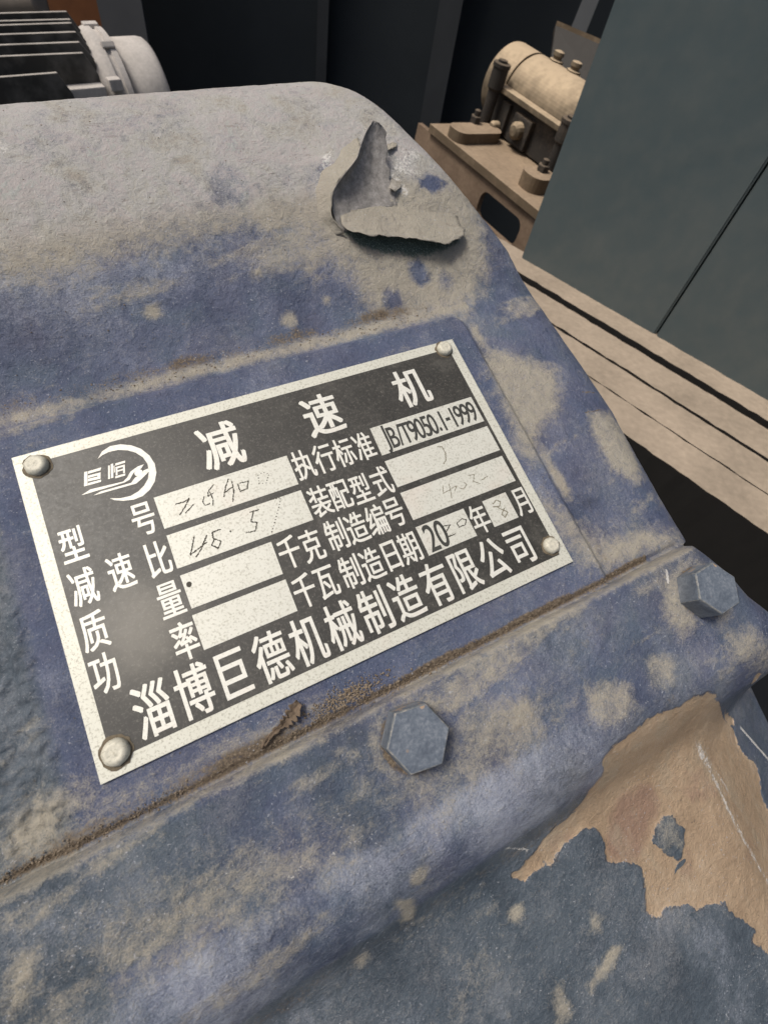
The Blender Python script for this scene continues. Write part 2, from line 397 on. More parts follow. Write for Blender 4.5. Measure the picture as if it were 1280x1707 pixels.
def surf(px, py, h=0.0):                    # point of the casting seen at a photo pixel (plate mm)
    d = RC.T @ np.array([(px - PXC) / FPX, (py - PYC) / FPX, 1.0])
    t0, t1 = 40.0, 330.0
    ts = np.linspace(t0, t1, 1200)
    P = CC + ts[:, None] * d
    f = P[:, 2] - H_base(P[:, 0], P[:, 1]) - h
    i = np.argmax(f < 0)
    if f[i] >= 0:
        i = int(np.argmin(f)); return P[i]
    a, b = ts[i - 1], ts[i]
    for _ in range(25):
        c = (a + b) / 2; q = CC + c * d
        if q[2] - H_base(q[0], q[1]) - h < 0: b = c
        else: a = c
    return CC + (a + b) / 2 * d
def spoly(pts, h=0.0): return [tuple(surf(*p, h)[:2]) for p in pts]

f0 = surf(556, 300); FLK = (f0[0] + 1.0, f0[1])

STEP = 0.5
gx = np.arange(-114, 126 + 1e-6, STEP); gy = np.arange(-208, 178 + 1e-6, STEP)
X, Y = np.meshgrid(gx, gy)
Z = H_base(X, Y)
# casting texture
amp = 0.13 + 0.30 * ss(-66, -72, X) * ss(-46, -40, Y) * ss(60, 46, Y) + 0.10 * ss(50, 60, Y) * ss(100, 84, Y)
Z = Z + amp * fbm(X, Y, 4.5, 11, 4, 0.6) + 0.25 * fbm(X, Y, 22, 31, 3)
streak = fbm(0.85 * X - 0.53 * Y, 4.0 * (0.53 * X + 0.85 * Y), 7.0, 201, 4, 0.65)
Z = Z + 0.16 * streak * ss(52, 58, Y) * ss(104, 88, Y) + 0.07 * fbm(X, Y, 1.6, 140, 3, 0.7)
Z = Z + 1.35 * ss(-63.5, -68, X) * ss(-46, -42, Y) * ss(60, 44, Y) * (1.0 * np.abs(fbm(X, Y, 2.8, 77, 3, .55)) + 0.55 * fbm(X, Y, 1.7, 78, 2) - 0.9)
flat = ss(0, 2.5, rbox_sd(X, Y, -63, 63, -41, 41, 2))
Z = Z * (1 - flat) + (-0.12) * flat          # plate seat
al = fbm(X, Y, 14, 90, 4)
# --- wear masks, laid on the surface in its own coordinates
wob = 1.9 * fbm(X, Y, 9, 51, 5, 0.65)
def soft(poly, w, k=1.0, nz=1.0):
    return k * ss(-w * 1.7, w * 1.5, poly_sd(X, Y, poly) + nz * 1.6 * wob)
dust = np.zeros_like(X); grime_shade = dust.copy(); chalk_sheen = dust.copy(); slate = dust.copy(); deep = dust.copy(); rust = dust.copy(); scrape_glint = dust.copy(); pale = dust.copy(); green = dust.copy()
T1 = spoly([(-60, 200), (0, 175), (540, 140), (620, 180), (700, 250), (780, 345), (838, 420), (810, 455), (800, 485), (765, 522), (690, 532), (612, 545), (612, 505), (585, 450), (530, 405), (430, 386), (330, 396), (240, 412), (150, 440), (60, 455), (-60, 462)])
T1 = T1[9:] + [(-150, T1[0][1]), (-150, 190), (110, 190), (110, 120), (97, 95)] + T1[7:9]
dust = np.maximum(dust, soft(T1, 5.0, 0.92, 1.0) + 0.18 * fbm(X, Y * 2.2, 16, 303, 4, .6) * ss(85, 95, Y)); pale = np.maximum(pale, ss(78, 100, Y))
for poly, w, k in [
    ([(805, 585), (850, 590), (885, 598), (925, 620), (932, 680), (905, 715), (888, 775), (868, 755), (845, 690), (820, 630)], 3.0, 0.82),
    ([(980, 692), (1018, 690), (1045, 735), (1072, 790), (1060, 802), (1020, 785), (1000, 745), (985, 720)], 2.4, 0.85),
    ([(900, 830), (960, 868), (1000, 900), (1060, 872), (1130, 892), (1135, 912), (1080, 925), (1020, 950), (965, 945), (940, 900)], 4.0, 0.75),
    ([(1100, 962), (1148, 950), (1140, 1000), (1165, 1040), (1140, 1066), (1105, 1030)], 2.5, 0.75),
    ([(1205, 1055), (1245, 1050), (1300, 1110), (1310, 1190), (1250, 1150), (1220, 1100)], 3.5, 0.7),
    ([(765, 1185), (850, 1165), (905, 1180), (893, 1235), (850, 1285), (780, 1315), (700, 1335), (655, 1325), (690, 1300), (755, 1265)], 5.0, 0.66),
    ([(980, 1150), (1010, 1133), (1048, 1138), (1060, 1180), (1015, 1205), (985, 1195)], 2.2, 0.74),
    ([(1085, 1100), (1110, 1088), (1132, 1105), (1120, 1138), (1095, 1142)], 2.0, 0.66),
    ([(840, 1170), (880, 1150), (900, 1190), (880, 1220), (850, 1215)], 2.0, 0.8),
    ([(130, 1590), (260, 1500), (420, 1425), (560, 1385), (650, 1365), (600, 1420), (480, 1490), (330, 1570), (200, 1640)], 6.0, 0.55),
    ([(640, 1270), (600, 1300), (480, 1390), (600, 1350), (660, 1330)], 5.0, 0.5),
    ([(20, 1592), (62, 1580), (58, 1655), (20, 1700), (0, 1690), (5, 1640)], 2.0, 1.0),
    ([(975, 1642), (1020, 1572), (1036, 1580), (1010, 1630), (985, 1655)], 1.0, 1.0),
    ([(925, 1635), (945, 1640), (950, 1690), (930, 1700), (920, 1670)], 1.2, 0.8),
    ([(985, 1520), (1010, 1530), (1005, 1565), (980, 1555)], 1.5, 0.7),
    ([(663, 1503), (690, 1496), (690, 1530), (668, 1540)], 1.0, 0.95),
    ([(0, 1385), (60, 1330), (140, 1310), (150, 1340), (70, 1420), (0, 1455)], 3.5, 0.85),
    ([(1150, 940), (1110, 975), (1060, 990), (1100, 950)], 2.0, 0.6)]:
    dust = np.maximum(dust, soft(spoly(poly), w, k, 0.8))
for cx, cy, r in [(430, 455, 2.2), (480, 532, 2.5), (545, 500, 1.6), (255, 520, 2.0), (700, 1460, 2.0), (600, 1600, 2.2), (860, 1520, 2.0), (1180, 1330, 2)]:
    q = surf(cx, cy); dust = np.maximum(dust, 0.85 * ss(r + 2, r - 2, np.hypot(X - q[0], (Y - q[1]) * 1.3) + wob))
for cx, cy, r, k in [(700, 455, 2.6, 1), (655, 500, 2.6, .9), (745, 470, 2.2, .7), (540, 300, 5, .4), (380, 310, 6, .35), (840, 455, 4, .9)]:    # blue showing through the dust
    q = surf(cx, cy); dust = dust * (1 - k * ss(r + 2.5, r - 2.0, np.hypot(X - q[0], (Y - q[1])) + wob))
dust = np.maximum(dust, 0.50 * ss(-37, -42, Y) * ss(-50, -46, Y) * ss(10, -20, X) * (0.9 + 0.9 * al))
dust = np.maximum(dust, soft([surf(1091, 1385)[:2], surf(1120, 1360)[:2], surf(1143, 1410)[:2], surf(1110, 1425)[:2]], 2, 0.5))
# dust caught in the valley above the pad and along the flange joint
v1 = np.exp(-((Y - 50.2 - 0.8 * al) / 2.6) ** 2) * (X < 74)
dust = np.maximum(dust, v1 * (0.78 + 0.3 * al)); grime_shade = np.maximum(grime_shade, 0.62 * np.exp(-((Y - 53.5 - 1.0 * al) / 3.0) ** 2) * (X < 60) * (0.8 + 0.8 * al))
dust = np.maximum(dust, 0.85 * np.exp(-((Y + 47.6) / 1.5) ** 2) * (0.75 + 0.6 * al))
grime_shade = np.maximum(grime_shade, np.exp(-((Y + 45.6 - 0.5 * al) / 1.3) ** 2) * (0.95 + 0.6 * al) * (X < 86))
grime_shade = np.maximum(grime_shade, 0.8 * np.exp(-((Y + 44.2) / 2.4) ** 2) * ss(0, -25, X) * (0.85 + 0.9 * al))
v2 = np.exp(-((X - 71.5) / 2.2) ** 2) * ss(48, 40, Y) * ss(-48, -40, Y)
dust = np.maximum(dust, v2 * (0.45 + 0.9 * al))
grime_shade = np.maximum(grime_shade, 0.5 * v2 * ss(0, -30, Y) * (0.8 + 0.8 * al))
# settled dust film on the flange near the camera, worn shoulder band paled to paint in the rib's sheen
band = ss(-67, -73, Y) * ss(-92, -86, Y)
chalk_sheen = np.maximum(chalk_sheen, band * (0.56 + 0.45 * fbm(X, Y, 16, 42, 3)) * ss(72, 40, X))
chalk_sheen = np.maximum(chalk_sheen, 0.35 * ss(-47, -50, Y) * ss(-70, -64, Y) * (0.7 + 0.6 * al))
chalk_sheen = np.maximum(chalk_sheen, 0.62 * ss(60, 80, Y) * ss(100, 84, Y) * (0.8 + 0.5 * al))
chalk_sheen = np.maximum(chalk_sheen, 0.34 * ss(-98, -130, Y) * (0.7 + 0.8 * al))
chalk_sheen = np.maximum(chalk_sheen, 0.16 + 0.30 * al)
slate = np.maximum(slate, ss(-86, -92, Y)); slate = np.maximum(slate, (0.42 + 0.3 * al) * ss(-46, -49, Y)); slate = np.maximum(slate, 0.7 * ss(-10, -55, X) * ss(-47, -50, Y) * ss(-72, -66, Y))
slate = np.maximum(slate, 0.8 * ss(-63, -68, X) * ss(48, 30, Y))
deep = np.maximum(deep, ss(-2, 3, rbox_sd(X, Y, -69, 70, -46, 46, 3)) * 0.55 + 0.5 * ss(72, 90, X) * ss(60, 40, Y))
B1 = spoly([(120, 560), (200, 500), (330, 450), (450, 430), (540, 440), (590, 480), (585, 520), (480, 545), (330, 600), (150, 650), (40, 650)])
deep = np.maximum(deep, soft(B1, 7, 0.45))
grime_shade = np.maximum(grime_shade, 0.50 * np.exp(-((Y + 92.5) / 3.6) ** 2) * ss(65, 30, X) * (0.8 + 0.6 * al))  # dark brown band along the fold below the flange
for cx, cy in ((698, 1231), (1196, 980)):
    q = surf(cx, cy, 5.5); rr_ = np.hypot(X - q[0], Y - q[1] + 0.6)
    grime_shade = np.maximum(grime_shade, (0.62 + 0.7 * al) * np.exp(-((rr_ - 6.8) / 1.1) ** 2)); dust = np.maximum(dust, 0.55 * np.exp(-((rr_ - 8.6) / 2.2) ** 2) * (0.7 + al))  # ring mixes packed dirt with a painted contact shadow round each bolt
sm = fbm(X * 0.35 + 0.1 * Y, Y * 1.4 - 0.25 * X, 13, 505, 5, 0.62)
dust = np.maximum(dust, (0.58 - 0.36 * ss(-86, -96, Y)) * ss(0.10, 0.55, sm) * ss(110, 96, Y) * (1 - 0.5 * ss(2, 6, rbox_sd(X, Y, -69, 69, -46, 46, 2)))); grime_shade = np.maximum(grime_shade, 0.34 * ss(0.15, 0.6, -sm) * ss(100, 85, Y))
# bare patch, lower right
BP = spoly([(857, 1461), (878, 1437), (909, 1396), (947, 1365), (967, 1341), (982, 1316), (1005, 1292), (1005, 1265), (1032, 1234), (1081, 1200), (1142, 1169), (1187, 1158), (1201, 1172), (1222, 1196), (1228, 1237), (1242, 1261), (1263, 1282), (1271, 1323), (1283, 1361), (1310, 1400), (1330, 1640), (1280, 1591), (1256, 1571), (1259, 1550), (1225, 1526), (1208, 1506), (1167, 1509), (1122, 1512), (1101, 1523), (1087, 1533), (1077, 1523), (1074, 1478), (1067, 1444), (1036, 1440), (1012, 1433), (1008, 1409), (995, 1378), (971, 1382), (933, 1416), (919, 1433), (885, 1454), (871, 1471)])
BH = spoly([(1091, 1385), (1105, 1366), (1120, 1360), (1140, 1385), (1143, 1410), (1135, 1435), (1110, 1420), (1085, 1405)])
bare = np.minimum(poly_sd(X, Y, BP), -poly_sd(X, Y, BH))
for cx, cy, r in [(1150, 1205, 0), (1285, 1140, 3.0), (1262, 1128, 1.6)]:
    if r: q = surf(cx, cy); bare = np.maximum(bare, r - np.hypot(X - q[0], Y - q[1]))
bare = np.clip(bare + 1.3 * fbm(X, Y, 6.0, 64, 5, 0.65), -4, 4)
Z = Z - 0.35 * ss(-0.3, 0.5, bare)
for cx, cy, r in [(1050, 1370, 7), (1040, 1400, 6), (1080, 1340, 5)]:
    q = surf(cx, cy); rust = np.maximum(rust, 0.8 * ss(r + 3, r - 3, np.hypot(X - q[0], Y - q[1]) + wob))
bare_cut = np.zeros_like(X)
def seg(a, b, w, arr, k=1.0):
    pa, pb = surf(*a), surf(*b); ex, ey = pb[0] - pa[0], pb[1] - pa[1]
    t = np.clip(((X - pa[0]) * ex + (Y - pa[1]) * ey) / (ex * ex + ey * ey), 0, 1)
    d = np.hypot(X - pa[0] - t * ex, Y - pa[1] - t * ey)
    np.maximum(arr, k * np.exp(-(d / w) ** 2), out=arr); return d
d = seg((1234, 1213), (1300, 1290), 0.5, scrape_glint, 1.3); Z += 0.25 * np.exp(-(d / 0.7) ** 2)
seg((1165, 1245), (1185, 1285), 1.9, scrape_glint, 0.64); seg((1185, 1285), (1225, 1370), 1.2, scrape_glint, 0.62); seg((1225, 1370), (1280, 1470), 1.2, scrape_glint, 0.60)  # pale strokes painted as glints along the worn ridge of the patch
seg((1175, 1250), (1215, 1320), 0.9, scrape_glint, 0.5)
seg((640, 1382), (480, 1462), 1.0, scrape_glint, 0.40); seg((640, 1382), (760, 1330), 0.9, scrape_glint, 0.22)
seg((380, 1456), (310, 1475), 0.6, scrape_glint, 0.4); seg((210, 1548), (320, 1534), 0.7, scrape_glint, 0.38)
seg((842, 1414), (880, 1417), 0.35, scrape_glint, 0.8); seg((1110, 950), (1113, 972), 0.5, scrape_glint, 1.0)
seg((1143, 960), (1140, 988), 0.35, grime_shade, 1.2)
seg((970, 654), (992, 655), 0.3, grime_shade, .8); seg((975, 688), (1004, 683), 0.3, grime_shade, .8)
for a_, b_ in (((1143, 1435), (1128, 1450)), ((1128, 1450), (1120, 1466)), ((1198, 1160), (1206, 1185)), ((1206, 1185), (1226, 1215)), ((1150, 1440), (1155, 1452))):
    seg(a_, b_, 0.45, bare_cut, 1.0)
rust = np.maximum(rust, 0.55 * ss(0.15, 0.6, fbm(X, Y, 10, 611, 5, .6))); seg((366, 1480), (364, 1552), 0.4, grime_shade, 0.5)
seg((545, 190), (590, 250), 2.5, scrape_glint, 0.2); seg((546, 258), (534, 330), 2.6, scrape_glint, 0.55); seg((546, 300), (541, 372), 2.6, green, 0.40)
for a, b, w, k in [((660, 280), (690, 260), 5, .56), ((690, 290), (720, 310), 4, .50), ((655, 296), (672, 318), 3.5, .58), ((600, 205), (610, 215), 2, .4), ((0, 240), (10, 250), 2.5, .5), ((720, 1400), (870, 1300), 5, .25)]:  # mostly white glints painted in beside the torn flake
    seg(a, b, w, scrape_glint, k)
q = surf(728, 308); spot = ss(5.2, 1.2, np.hypot((X - q[0]) * 0.8 + 0.3 * (Y - q[1]), (Y - q[1]) * 1.5) + 2.6 * wob)
dust = dust * (1 - spot); deep = np.maximum(deep, spot * 1.3); chalk_sheen = chalk_sheen * (1 - spot); scrape_glint = scrape_glint * (1 - spot)
green = np.maximum(green, soft(spoly([(566, 380), (600, 384), (660, 392), (752, 392), (762, 402), (735, 420), (690, 430), (640, 422), (600, 408)]), 1.5, 1.15, .5))
bare = bare - 3.5 * bare_cut; Z = Z + 0.15 * bare_cut
# outermost ring drops to make a solid side wall
Z[0, :] = Z[-1, :] = -150; Z[:, 0] = Z[:, -1] = -150
Z = np.maximum(Z, -150)

def grid_part(name, rows):
    j0, j1 = rows
    x, y, z = X[j0:j1], Y[j0:j1], Z[j0:j1]
    ny, nx = x.shape
    me = bpy.data.meshes.new(name)
    co = np.stack([x, y, z], -1).reshape(-1, 3) * MMS
    idx = np.arange(ny * nx).reshape(ny, nx)
    q = np.stack([idx[:-1, :-1], idx[:-1, 1:], idx[1:, 1:], idx[1:, :-1]], -1).reshape(-1, 4)
    me.vertices.add(len(co)); me.vertices.foreach_set('co', co.ravel())
    me.loops.add(q.size); me.loops.foreach_set('vertex_index', q.ravel().astype(np.int32))
    me.polygons.add(len(q)); me.polygons.foreach_set('loop_start', np.arange(0, q.size, 4, dtype=np.int32))
    me.polygons.foreach_set('use_smooth', np.ones(len(q), dtype=bool))
    me.update(); me.validate()
    for nm, a in dict(dust=dust, grime_shade=grime_shade, chalk_sheen=chalk_sheen, slate=slate, deep=deep, bare=bare, rust=rust, scrape_glint=scrape_glint, pale=pale, green=green).items():
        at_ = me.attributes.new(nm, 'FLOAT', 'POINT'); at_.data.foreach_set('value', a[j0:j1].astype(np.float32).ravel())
    me.materials.append(MAT_CAST)
    return link(bpy.data.objects.new(name, me), root)
js = int(np.searchsorted(gy, -47.4))
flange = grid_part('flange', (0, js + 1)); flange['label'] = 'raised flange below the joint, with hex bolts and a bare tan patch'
cover = grid_part('cover', (js, len(gy))); cover['label'] = 'dust covered upper casting with the humped back'

# hex bolts on the flange
def hex_bolt(px, py, R, h, rot):
    q = surf(px, py, h)
    bm = bmesh.new()
    z0 = float(H_base(q[0], q[1])) - 0.6
    hex_prof(bm, R, h + 0.6, (0, 0, 0), rot, 0.05)
    o = bm_obj('hex_bolt', bm, MAT_BOLT, root); o.location = (q[0] * MMS, q[1] * MMS, z0 * MMS)
    for v in o.data.vertices: v.co *= MMS
    bv = o.modifiers.new('edge', 'BEVEL'); bv.width = 0.00032; bv.segments = 2; o.data.materials.append(MAT_WORN); bv.material = 1; bv.limit_method = 'ANGLE'; bv.angle_limit = math.radians(15)
    return o
b1 = hex_bolt(698, 1231, 7.2, 6.4, math.radians(-9)); b2 = hex_bolt(1196, 980, 7.0, 6.6, math.radians(3))

# ------------------------------------------------------------------ name plate
PW, PH = 120.0, 75.0
bm = bmesh.new(); add_box(bm, (0, 0, 0.3), (PW, PH, 0.7), 0.12)
# gently sprung lower-left corner
bmesh.ops.scale(bm, vec=(MMS,) * 3, verts=bm.verts)
plate = bm_obj('nameplate', bm, MAT_ALU, root); plate['label'] = 'aluminium name plate with black field and bare metal lettering'
ZT = 0.65
def slab(name, x0, x1, y0, y1, z0, z1, mat, jitter=0.0, rnd=0):
    rr = random.Random(rnd)
    j = lambda: rr.uniform(-jitter, jitter)
    v = []
    for (x, y) in ((x0, y0), (x1, y0), (x1, y1), (x0, y1)): v.append((x + j(), y + j()))
    vs = [(x * MMS, y * MMS, z0 * MMS) for x, y in v] + [(x * MMS, y * MMS, z1 * MMS) for x, y in v]
    fs = [(3, 2, 1, 0), (4, 5, 6, 7), (0, 1, 5, 4), (1, 2, 6, 5), (2, 3, 7, 6), (3, 0, 4, 7)]
    return mesh_obj(name, vs, fs, mat, plate)
slab('black_field', -57.0, 57.2, -34.3, 34.6, ZT - 0.05, ZT + 0.03, MAT_BLACK)
fields = [(-34.05, -0.75, 8.85, 17.3), (-34.05, -0.85, -1.35, 7.1), (-34.1, -12.45, -11.3, -3.0), (-34.25, -12.5, -20.9, -12.75),
          (23.1, 56.2, 9.0, 17.4), (23.1, 56.2, -1.0, 7.1), (23.15, 56.0, -10.85, -2.75), (23.0, 37.6, -20.85, -12.75), (43.5, 51.45, -20.75, -12.8)]
for k, (x0, x1, y0, y1) in enumerate(fields):
    slab('value_field', x0, x1, y0, y1, ZT + 0.02, ZT + 0.07, MAT_FIELD, 0.12, k)

_dg = None
def glyph(ch, offset):
    cu = bpy.data.curves.new('glyph', 'FONT'); cu.body = ch; cu.size = 1.0; cu.offset = offset; cu.resolution_u = 4
    cu.fill_mode = 'FRONT'
    ob = bpy.data.objects.new('glyph', cu); COL.objects.link(ob)
    bpy.context.view_layer.update()
    dg = bpy.context.evaluated_depsgraph_get()
    me = bpy.data.meshes.new_from_object(ob.evaluated_get(dg))
    bpy.data.objects.remove(ob); bpy.data.curves.remove(cu)
    co = np.empty(len(me.vertices) * 3); me.vertices.foreach_get('co', co); co = co.reshape(-1, 3)
    return me, co
cache = {}
REFW = None
def put_char(ch, x, y, w, h, offset, mat=MAT_LETTER, name='character', z0=ZT + 0.01, z1=ZT + 0.10):
    """w,h: size of a full-width character"""
    key = ch
    if key not in cache: cache[key] = glyph(ch, 0.0)
    src, co = cache[key]
    global REFW
    if REFW is None:
        _, rc = glyph('国', 0.0); REFW = (np.ptp(rc[:, 0]) + np.ptp(rc[:, 1])) / 2 * 1.06
    c = co.copy()
    c[:, 0] -= (c[:, 0].min() + c[:, 0].max()) / 2; c[:, 1] -= (c[:, 1].min() + c[:, 1].max()) / 2
    c[:, 0] *= w / REFW; c[:, 1] *= h / REFW
    polys = [tuple(p.vertices) for p in src.polygons]
    V, F = [], []
    d = offset                                   # stroke weight: layered impressions, each a hair higher than the last
    for k, (ax_, ay_) in enumerate([(0, 0), (d, d * .75), (-d, d * .75), (d, -d * .75), (-d, -d * .75), (d * 1.1, 0), (-d * 1.1, 0)] if d else [(0, 0)]):
        b0 = len(V)
        V += [((p[0] + ax_) * MMS, (p[1] + ay_) * MMS, (z1 - 0.012 + 0.003 * k) * MMS) for p in c]
        F += [tuple(b0 + i for i in f) for f in polys]
    o = mesh_obj(name, V, F, mat, plate); o.location = (x * MMS, y * MMS, 0)
    return o
TXT = [  # text, x, y, w, h, boldness
    ('减', -15.2, 25.4, 9.6, 12.2, .22), ('速', 12.5, 25.6, 9.6, 11.8, .22), ('机', 40.0, 25.9, 9.3, 11.6, .20)]
for c_, x_, y_ in [('型', -52.9, 12.4), ('号', -37.5, 12.9), ('减', -53.2, 2.2), ('速', -45.3, 2.7), ('比', -37.2, 2.6),
                   ('质', -53.6, -7.9), ('量', -37.5, -7.4), ('功', -53.9, -17.2), ('率', -37.3, -17.3)]:
    TXT.append((c_, x_, y_, 5.0, 8.2, .10))
for c_, x_, y_ in [('执', 2.4, 13.5), ('行', 8.1, 13.4), ('标', 13.7, 13.3), ('准', 19.5, 13.1),
                   ('装', 2.6, 2.6), ('配', 8.1, 2.4), ('型', 13.8, 2.1), ('式', 19.8, 2.2),
                   ('千', -9.2, -7.0), ('克', -3.6, -7.4), ('制', 3.0, -7.1), ('造', 8.6, -7.2), ('编', 14.1, -7.2), ('号', 19.4, -7.0),
                   ('千', -9.3, -17.1), ('瓦', -3.7, -17.2), ('制', 2.7, -17.1), ('造', 8.4, -17.2), ('日', 13.9, -17.2), ('期', 19.1, -17.1),
                   ('年', 40.6, -17.0), ('月', 54.4, -17.0)]:
    TXT.append((c_, x_, y_, 5.0, 8.0, .09))
for i_, c_ in enumerate('淄博巨德机械制造有限公司'):
    TXT.append((c_, -47.3 + 8.62 * i_, -28.0, 7.0, 10.6, .125))
for t in TXT: put_char(*t)
# printed standard number and the printed 20 of the year
xs = 25.2
for ch, adv in zip('JB/T9050.1-1999', [1.9, 2.5, 1.5, 2.35, 2.15, 2.15, 2.15, 2.0, 1.35, 1.75, 1.85, 1.75, 2.2, 2.2, 2.2]):
    yy = 13.0
    if ch == '.': yy -= 2.25
    put_char(ch, xs + adv / 2, yy, 4.7, 8.3, .07, MAT_INK, 'printed_digit', ZT + 0.05, ZT + 0.09); xs += adv
for ch, xx in (('2', 25.6), ('0', 28.7)):
    put_char(ch, xx, -16.8, 5.9, 9.6, .07, MAT_INK, 'printed_digit', ZT + 0.05, ZT + 0.09)

# hand engraving, punched stroke by stroke
def engrave(strokes, mat, r=0.19, dotted=False, wob_=0.12, seed=1):
    rr = random.Random(seed); bm = bmesh.new()
    for st in strokes:
        pts = []
        for (a, b) in zip(st[:-1], st[1:]):
            n = max(2, int(math.dist(a, b) / (0.36 if dotted else 0.2)))
            for i in range(n):
                t = i / n; pts.append((a[0] + (b[0] - a[0]) * t, a[1] + (b[1] - a[1]) * t))
        pts.append(st[-1])
        for i, p in enumerate(pts):
            x, y = p[0] + rr.uniform(-wob_, wob_) * .6, p[1] + rr.uniform(-wob_, wob_) * .6
            if dotted and i % 2: continue
            rad = r * rr.uniform(0.75, 1.3)
            n = 8
            top = [bm.verts.new((x + rad * math.cos(k * 2 * math.pi / n), y + rad * math.sin(k * 2 * math.pi / n), ZT + 0.078 + rr.uniform(0, .012))) for k in range(n)]
            bot = [bm.verts.new((v.co.x, v.co.y, ZT + 0.05)) for v in top]
            bm.faces.new(top)
            for k in range(n): bm.faces.new((top[k], bot[k], bot[(k + 1) % n], top[(k + 1) % n]))
    bmesh.ops.scale(bm, vec=(MMS,) * 3, verts=bm.verts)
    return bm_obj('engraved_mark', bm, mat, plate)
def E(px): return [tuple((CC + (0.7 - CC[2]) / (RC.T @ np.array([(a - PXC) / FPX, (b - PYC) / FPX, 1.0]))[2] * (RC.T @ np.array([(a - PXC) / FPX, (b - PYC) / FPX, 1.0])))[:2]) for a, b in px]
def Z2(pts, ox, oy, s): return E([(ox + x / s, oy + y / s) for x, y in pts])
A = lambda *p: Z2(p, 260, 640, 4.267)
engrave([A((145, 855), (200, 840), (238, 815), (205, 880), (172, 930)), A((215, 915), (268, 858)), ], MAT_ENGRAVE, 0.17, seed=3)
engrave([A((345, 800), (335, 840), (355, 865), (385, 850)), A((410, 720), (375, 760), (370, 800), (410, 775)), A((385, 770), (410, 830), (408, 860))], MAT_ENGRAVE, 0.15, seed=4)
engrave([A((515, 680), (495, 740), (485, 800)), A((495, 770), (540, 735)), A((540, 690), (555, 760), (548, 835)), A((585, 715), (600, 765), (650, 745), (660, 690), (600, 705))], MAT_ENGRAVE, 0.16, seed=5)
engrave([A((728, 650), (735, 710), (785, 705), (805, 640), (760, 628), (728, 650))], MAT_ENGRAVE, 0.15, True, 0.05, seed=6)
B = lambda *p: Z2(p, 0, 850, 2.0)
engrave([B((648, 90), (636, 150), (690, 108)), B((690, 85), (672, 130), (655, 155)), B((735, 65), (708, 75), (712, 95), (738, 105), (728, 128), (706, 118), (716, 98)), B((768, 70), (770, 73)),
         B((845, 8), (838, 40), (858, 42), (852, 70), (822, 76)), B((835, 8), (862, 0))], MAT_ENGRAVE, 0.17, seed=7)
engrave([Z2([(128, 145), (112, 220), (92, 290), (75, 350), (62, 395)], 440, 800, 4.571), Z2([(50, 150), (118, 138)], 440, 800, 4.571)], MAT_ENGRAVE, 0.16, True, 0.03, seed=8)
Cc = lambda *p: Z2(p, 640, 650, 4.0)
engrave([Cc((355, 380), (385, 378), (408, 420), (412, 470), (398, 492))], MAT_ENGRAVE_PALE, 0.16, seed=9)
engrave([Cc((392, 640), (395, 690), (440, 665)), Cc((432, 630), (445, 680), (450, 720)), Cc((450, 655), (485, 640), (470, 670)), Cc((505, 655), (530, 662), (550, 630), (535, 618)),
         Cc((560, 570), (600, 565), (595, 610), (640, 625)), Cc((650, 600), (690, 575))], MAT_ENGRAVE_PALE, 0.13, seed=10)
engrave([Cc((245, 745), (232, 780)), Cc((270, 690), (300, 700)), Cc((305, 720), (325, 715))], MAT_ENGRAVE_PALE, 0.10, True, seed=13)
engrave([Cc((388, 908), (440, 900), (415, 945), (425, 980), (475, 960)), Cc((485, 890), (500, 915), (540, 900), (548, 865), (515, 860), (490, 885))], MAT_ENGRAVE, 0.15, seed=11)
engrave([Cc((725, 760), (745, 735), (775, 745), (770, 775), (730, 780)), Cc((750, 780), (790, 800), (825, 815), (805, 850), (785, 830), (800, 790))], MAT_ENGRAVE_PALE, 0.17, seed=12)
# a dark pit in the third field
engrave([Z2([(1165, 610), (1170, 618)], 60, 840, 4.571)], MAT_ENGRAVE, 0.55, seed=15)

# maker's emblem: crescent, drafting-compass bars and two characters
def flat_poly(name, pts, mat, z0=ZT + 0.01, z1=ZT + 0.10):
    n = len(pts)
    vs = [(x * MMS, y * MMS, z1 * MMS) for x, y in pts] + [(x * MMS, y * MMS, z0 * MMS) for x, y in pts]
    fs = [list(range(n))] + [(i, i + n, (i + 1) % n + n, (i + 1) % n) for i in range(n)]
    bm = bmesh.new(); V = [bm.verts.new(v) for v in vs]
    for f in fs: bm.faces.new([V[i] for i in f])
    bmesh.ops.recalc_face_normals(bm, faces=bm.faces[:])
    bmesh.ops.triangulate(bm, faces=[f for f in bm.faces if len(f.verts) > 4])
    return bm_obj(name, bm, mat, plate)
L = lambda *p: Z2(p, 20, 700, 4.571)
flat_poly('crescent', L((655, 298), (690, 240), (750, 200), (830, 186), (910, 194), (985, 220), (1050, 272), (1090, 335), (1103, 400), (1090, 470), (1055, 530), (1000, 580), (930, 608), (850, 617), (785, 612), (748, 598),
                       (830, 597), (905, 580), (965, 545), (1010, 500), (1038, 450), (1046, 395), (1035, 335), (1000, 285), (945, 250), (880, 232), (810, 230), (740, 245), (690, 270)), MAT_LETTER)
flat_poly('compass_bar', L((530, 576), (600, 530), (850, 470), (880, 440), (905, 395), (960, 355), (1008, 338), (985, 372), (945, 385), (925, 410), (900, 455), (860, 478)), MAT_LETTER)
flat_poly('compass_bar', L((620, 578), (680, 545), (910, 480), (940, 440), (965, 428), (990, 420), (1005, 385), (1042, 370), (1046, 395), (1020, 420), (990, 450), (950, 485)), MAT_LETTER)
pc = L((968, 404))[0]
flat_poly('compass_pivot', [(pc[0] + .95 * math.cos(a), pc[1] + .95 * math.sin(a)) for a in np.linspace(0, 2 * math.pi, 20, endpoint=False)], MAT_LETTER, ZT + .01, ZT + .115)
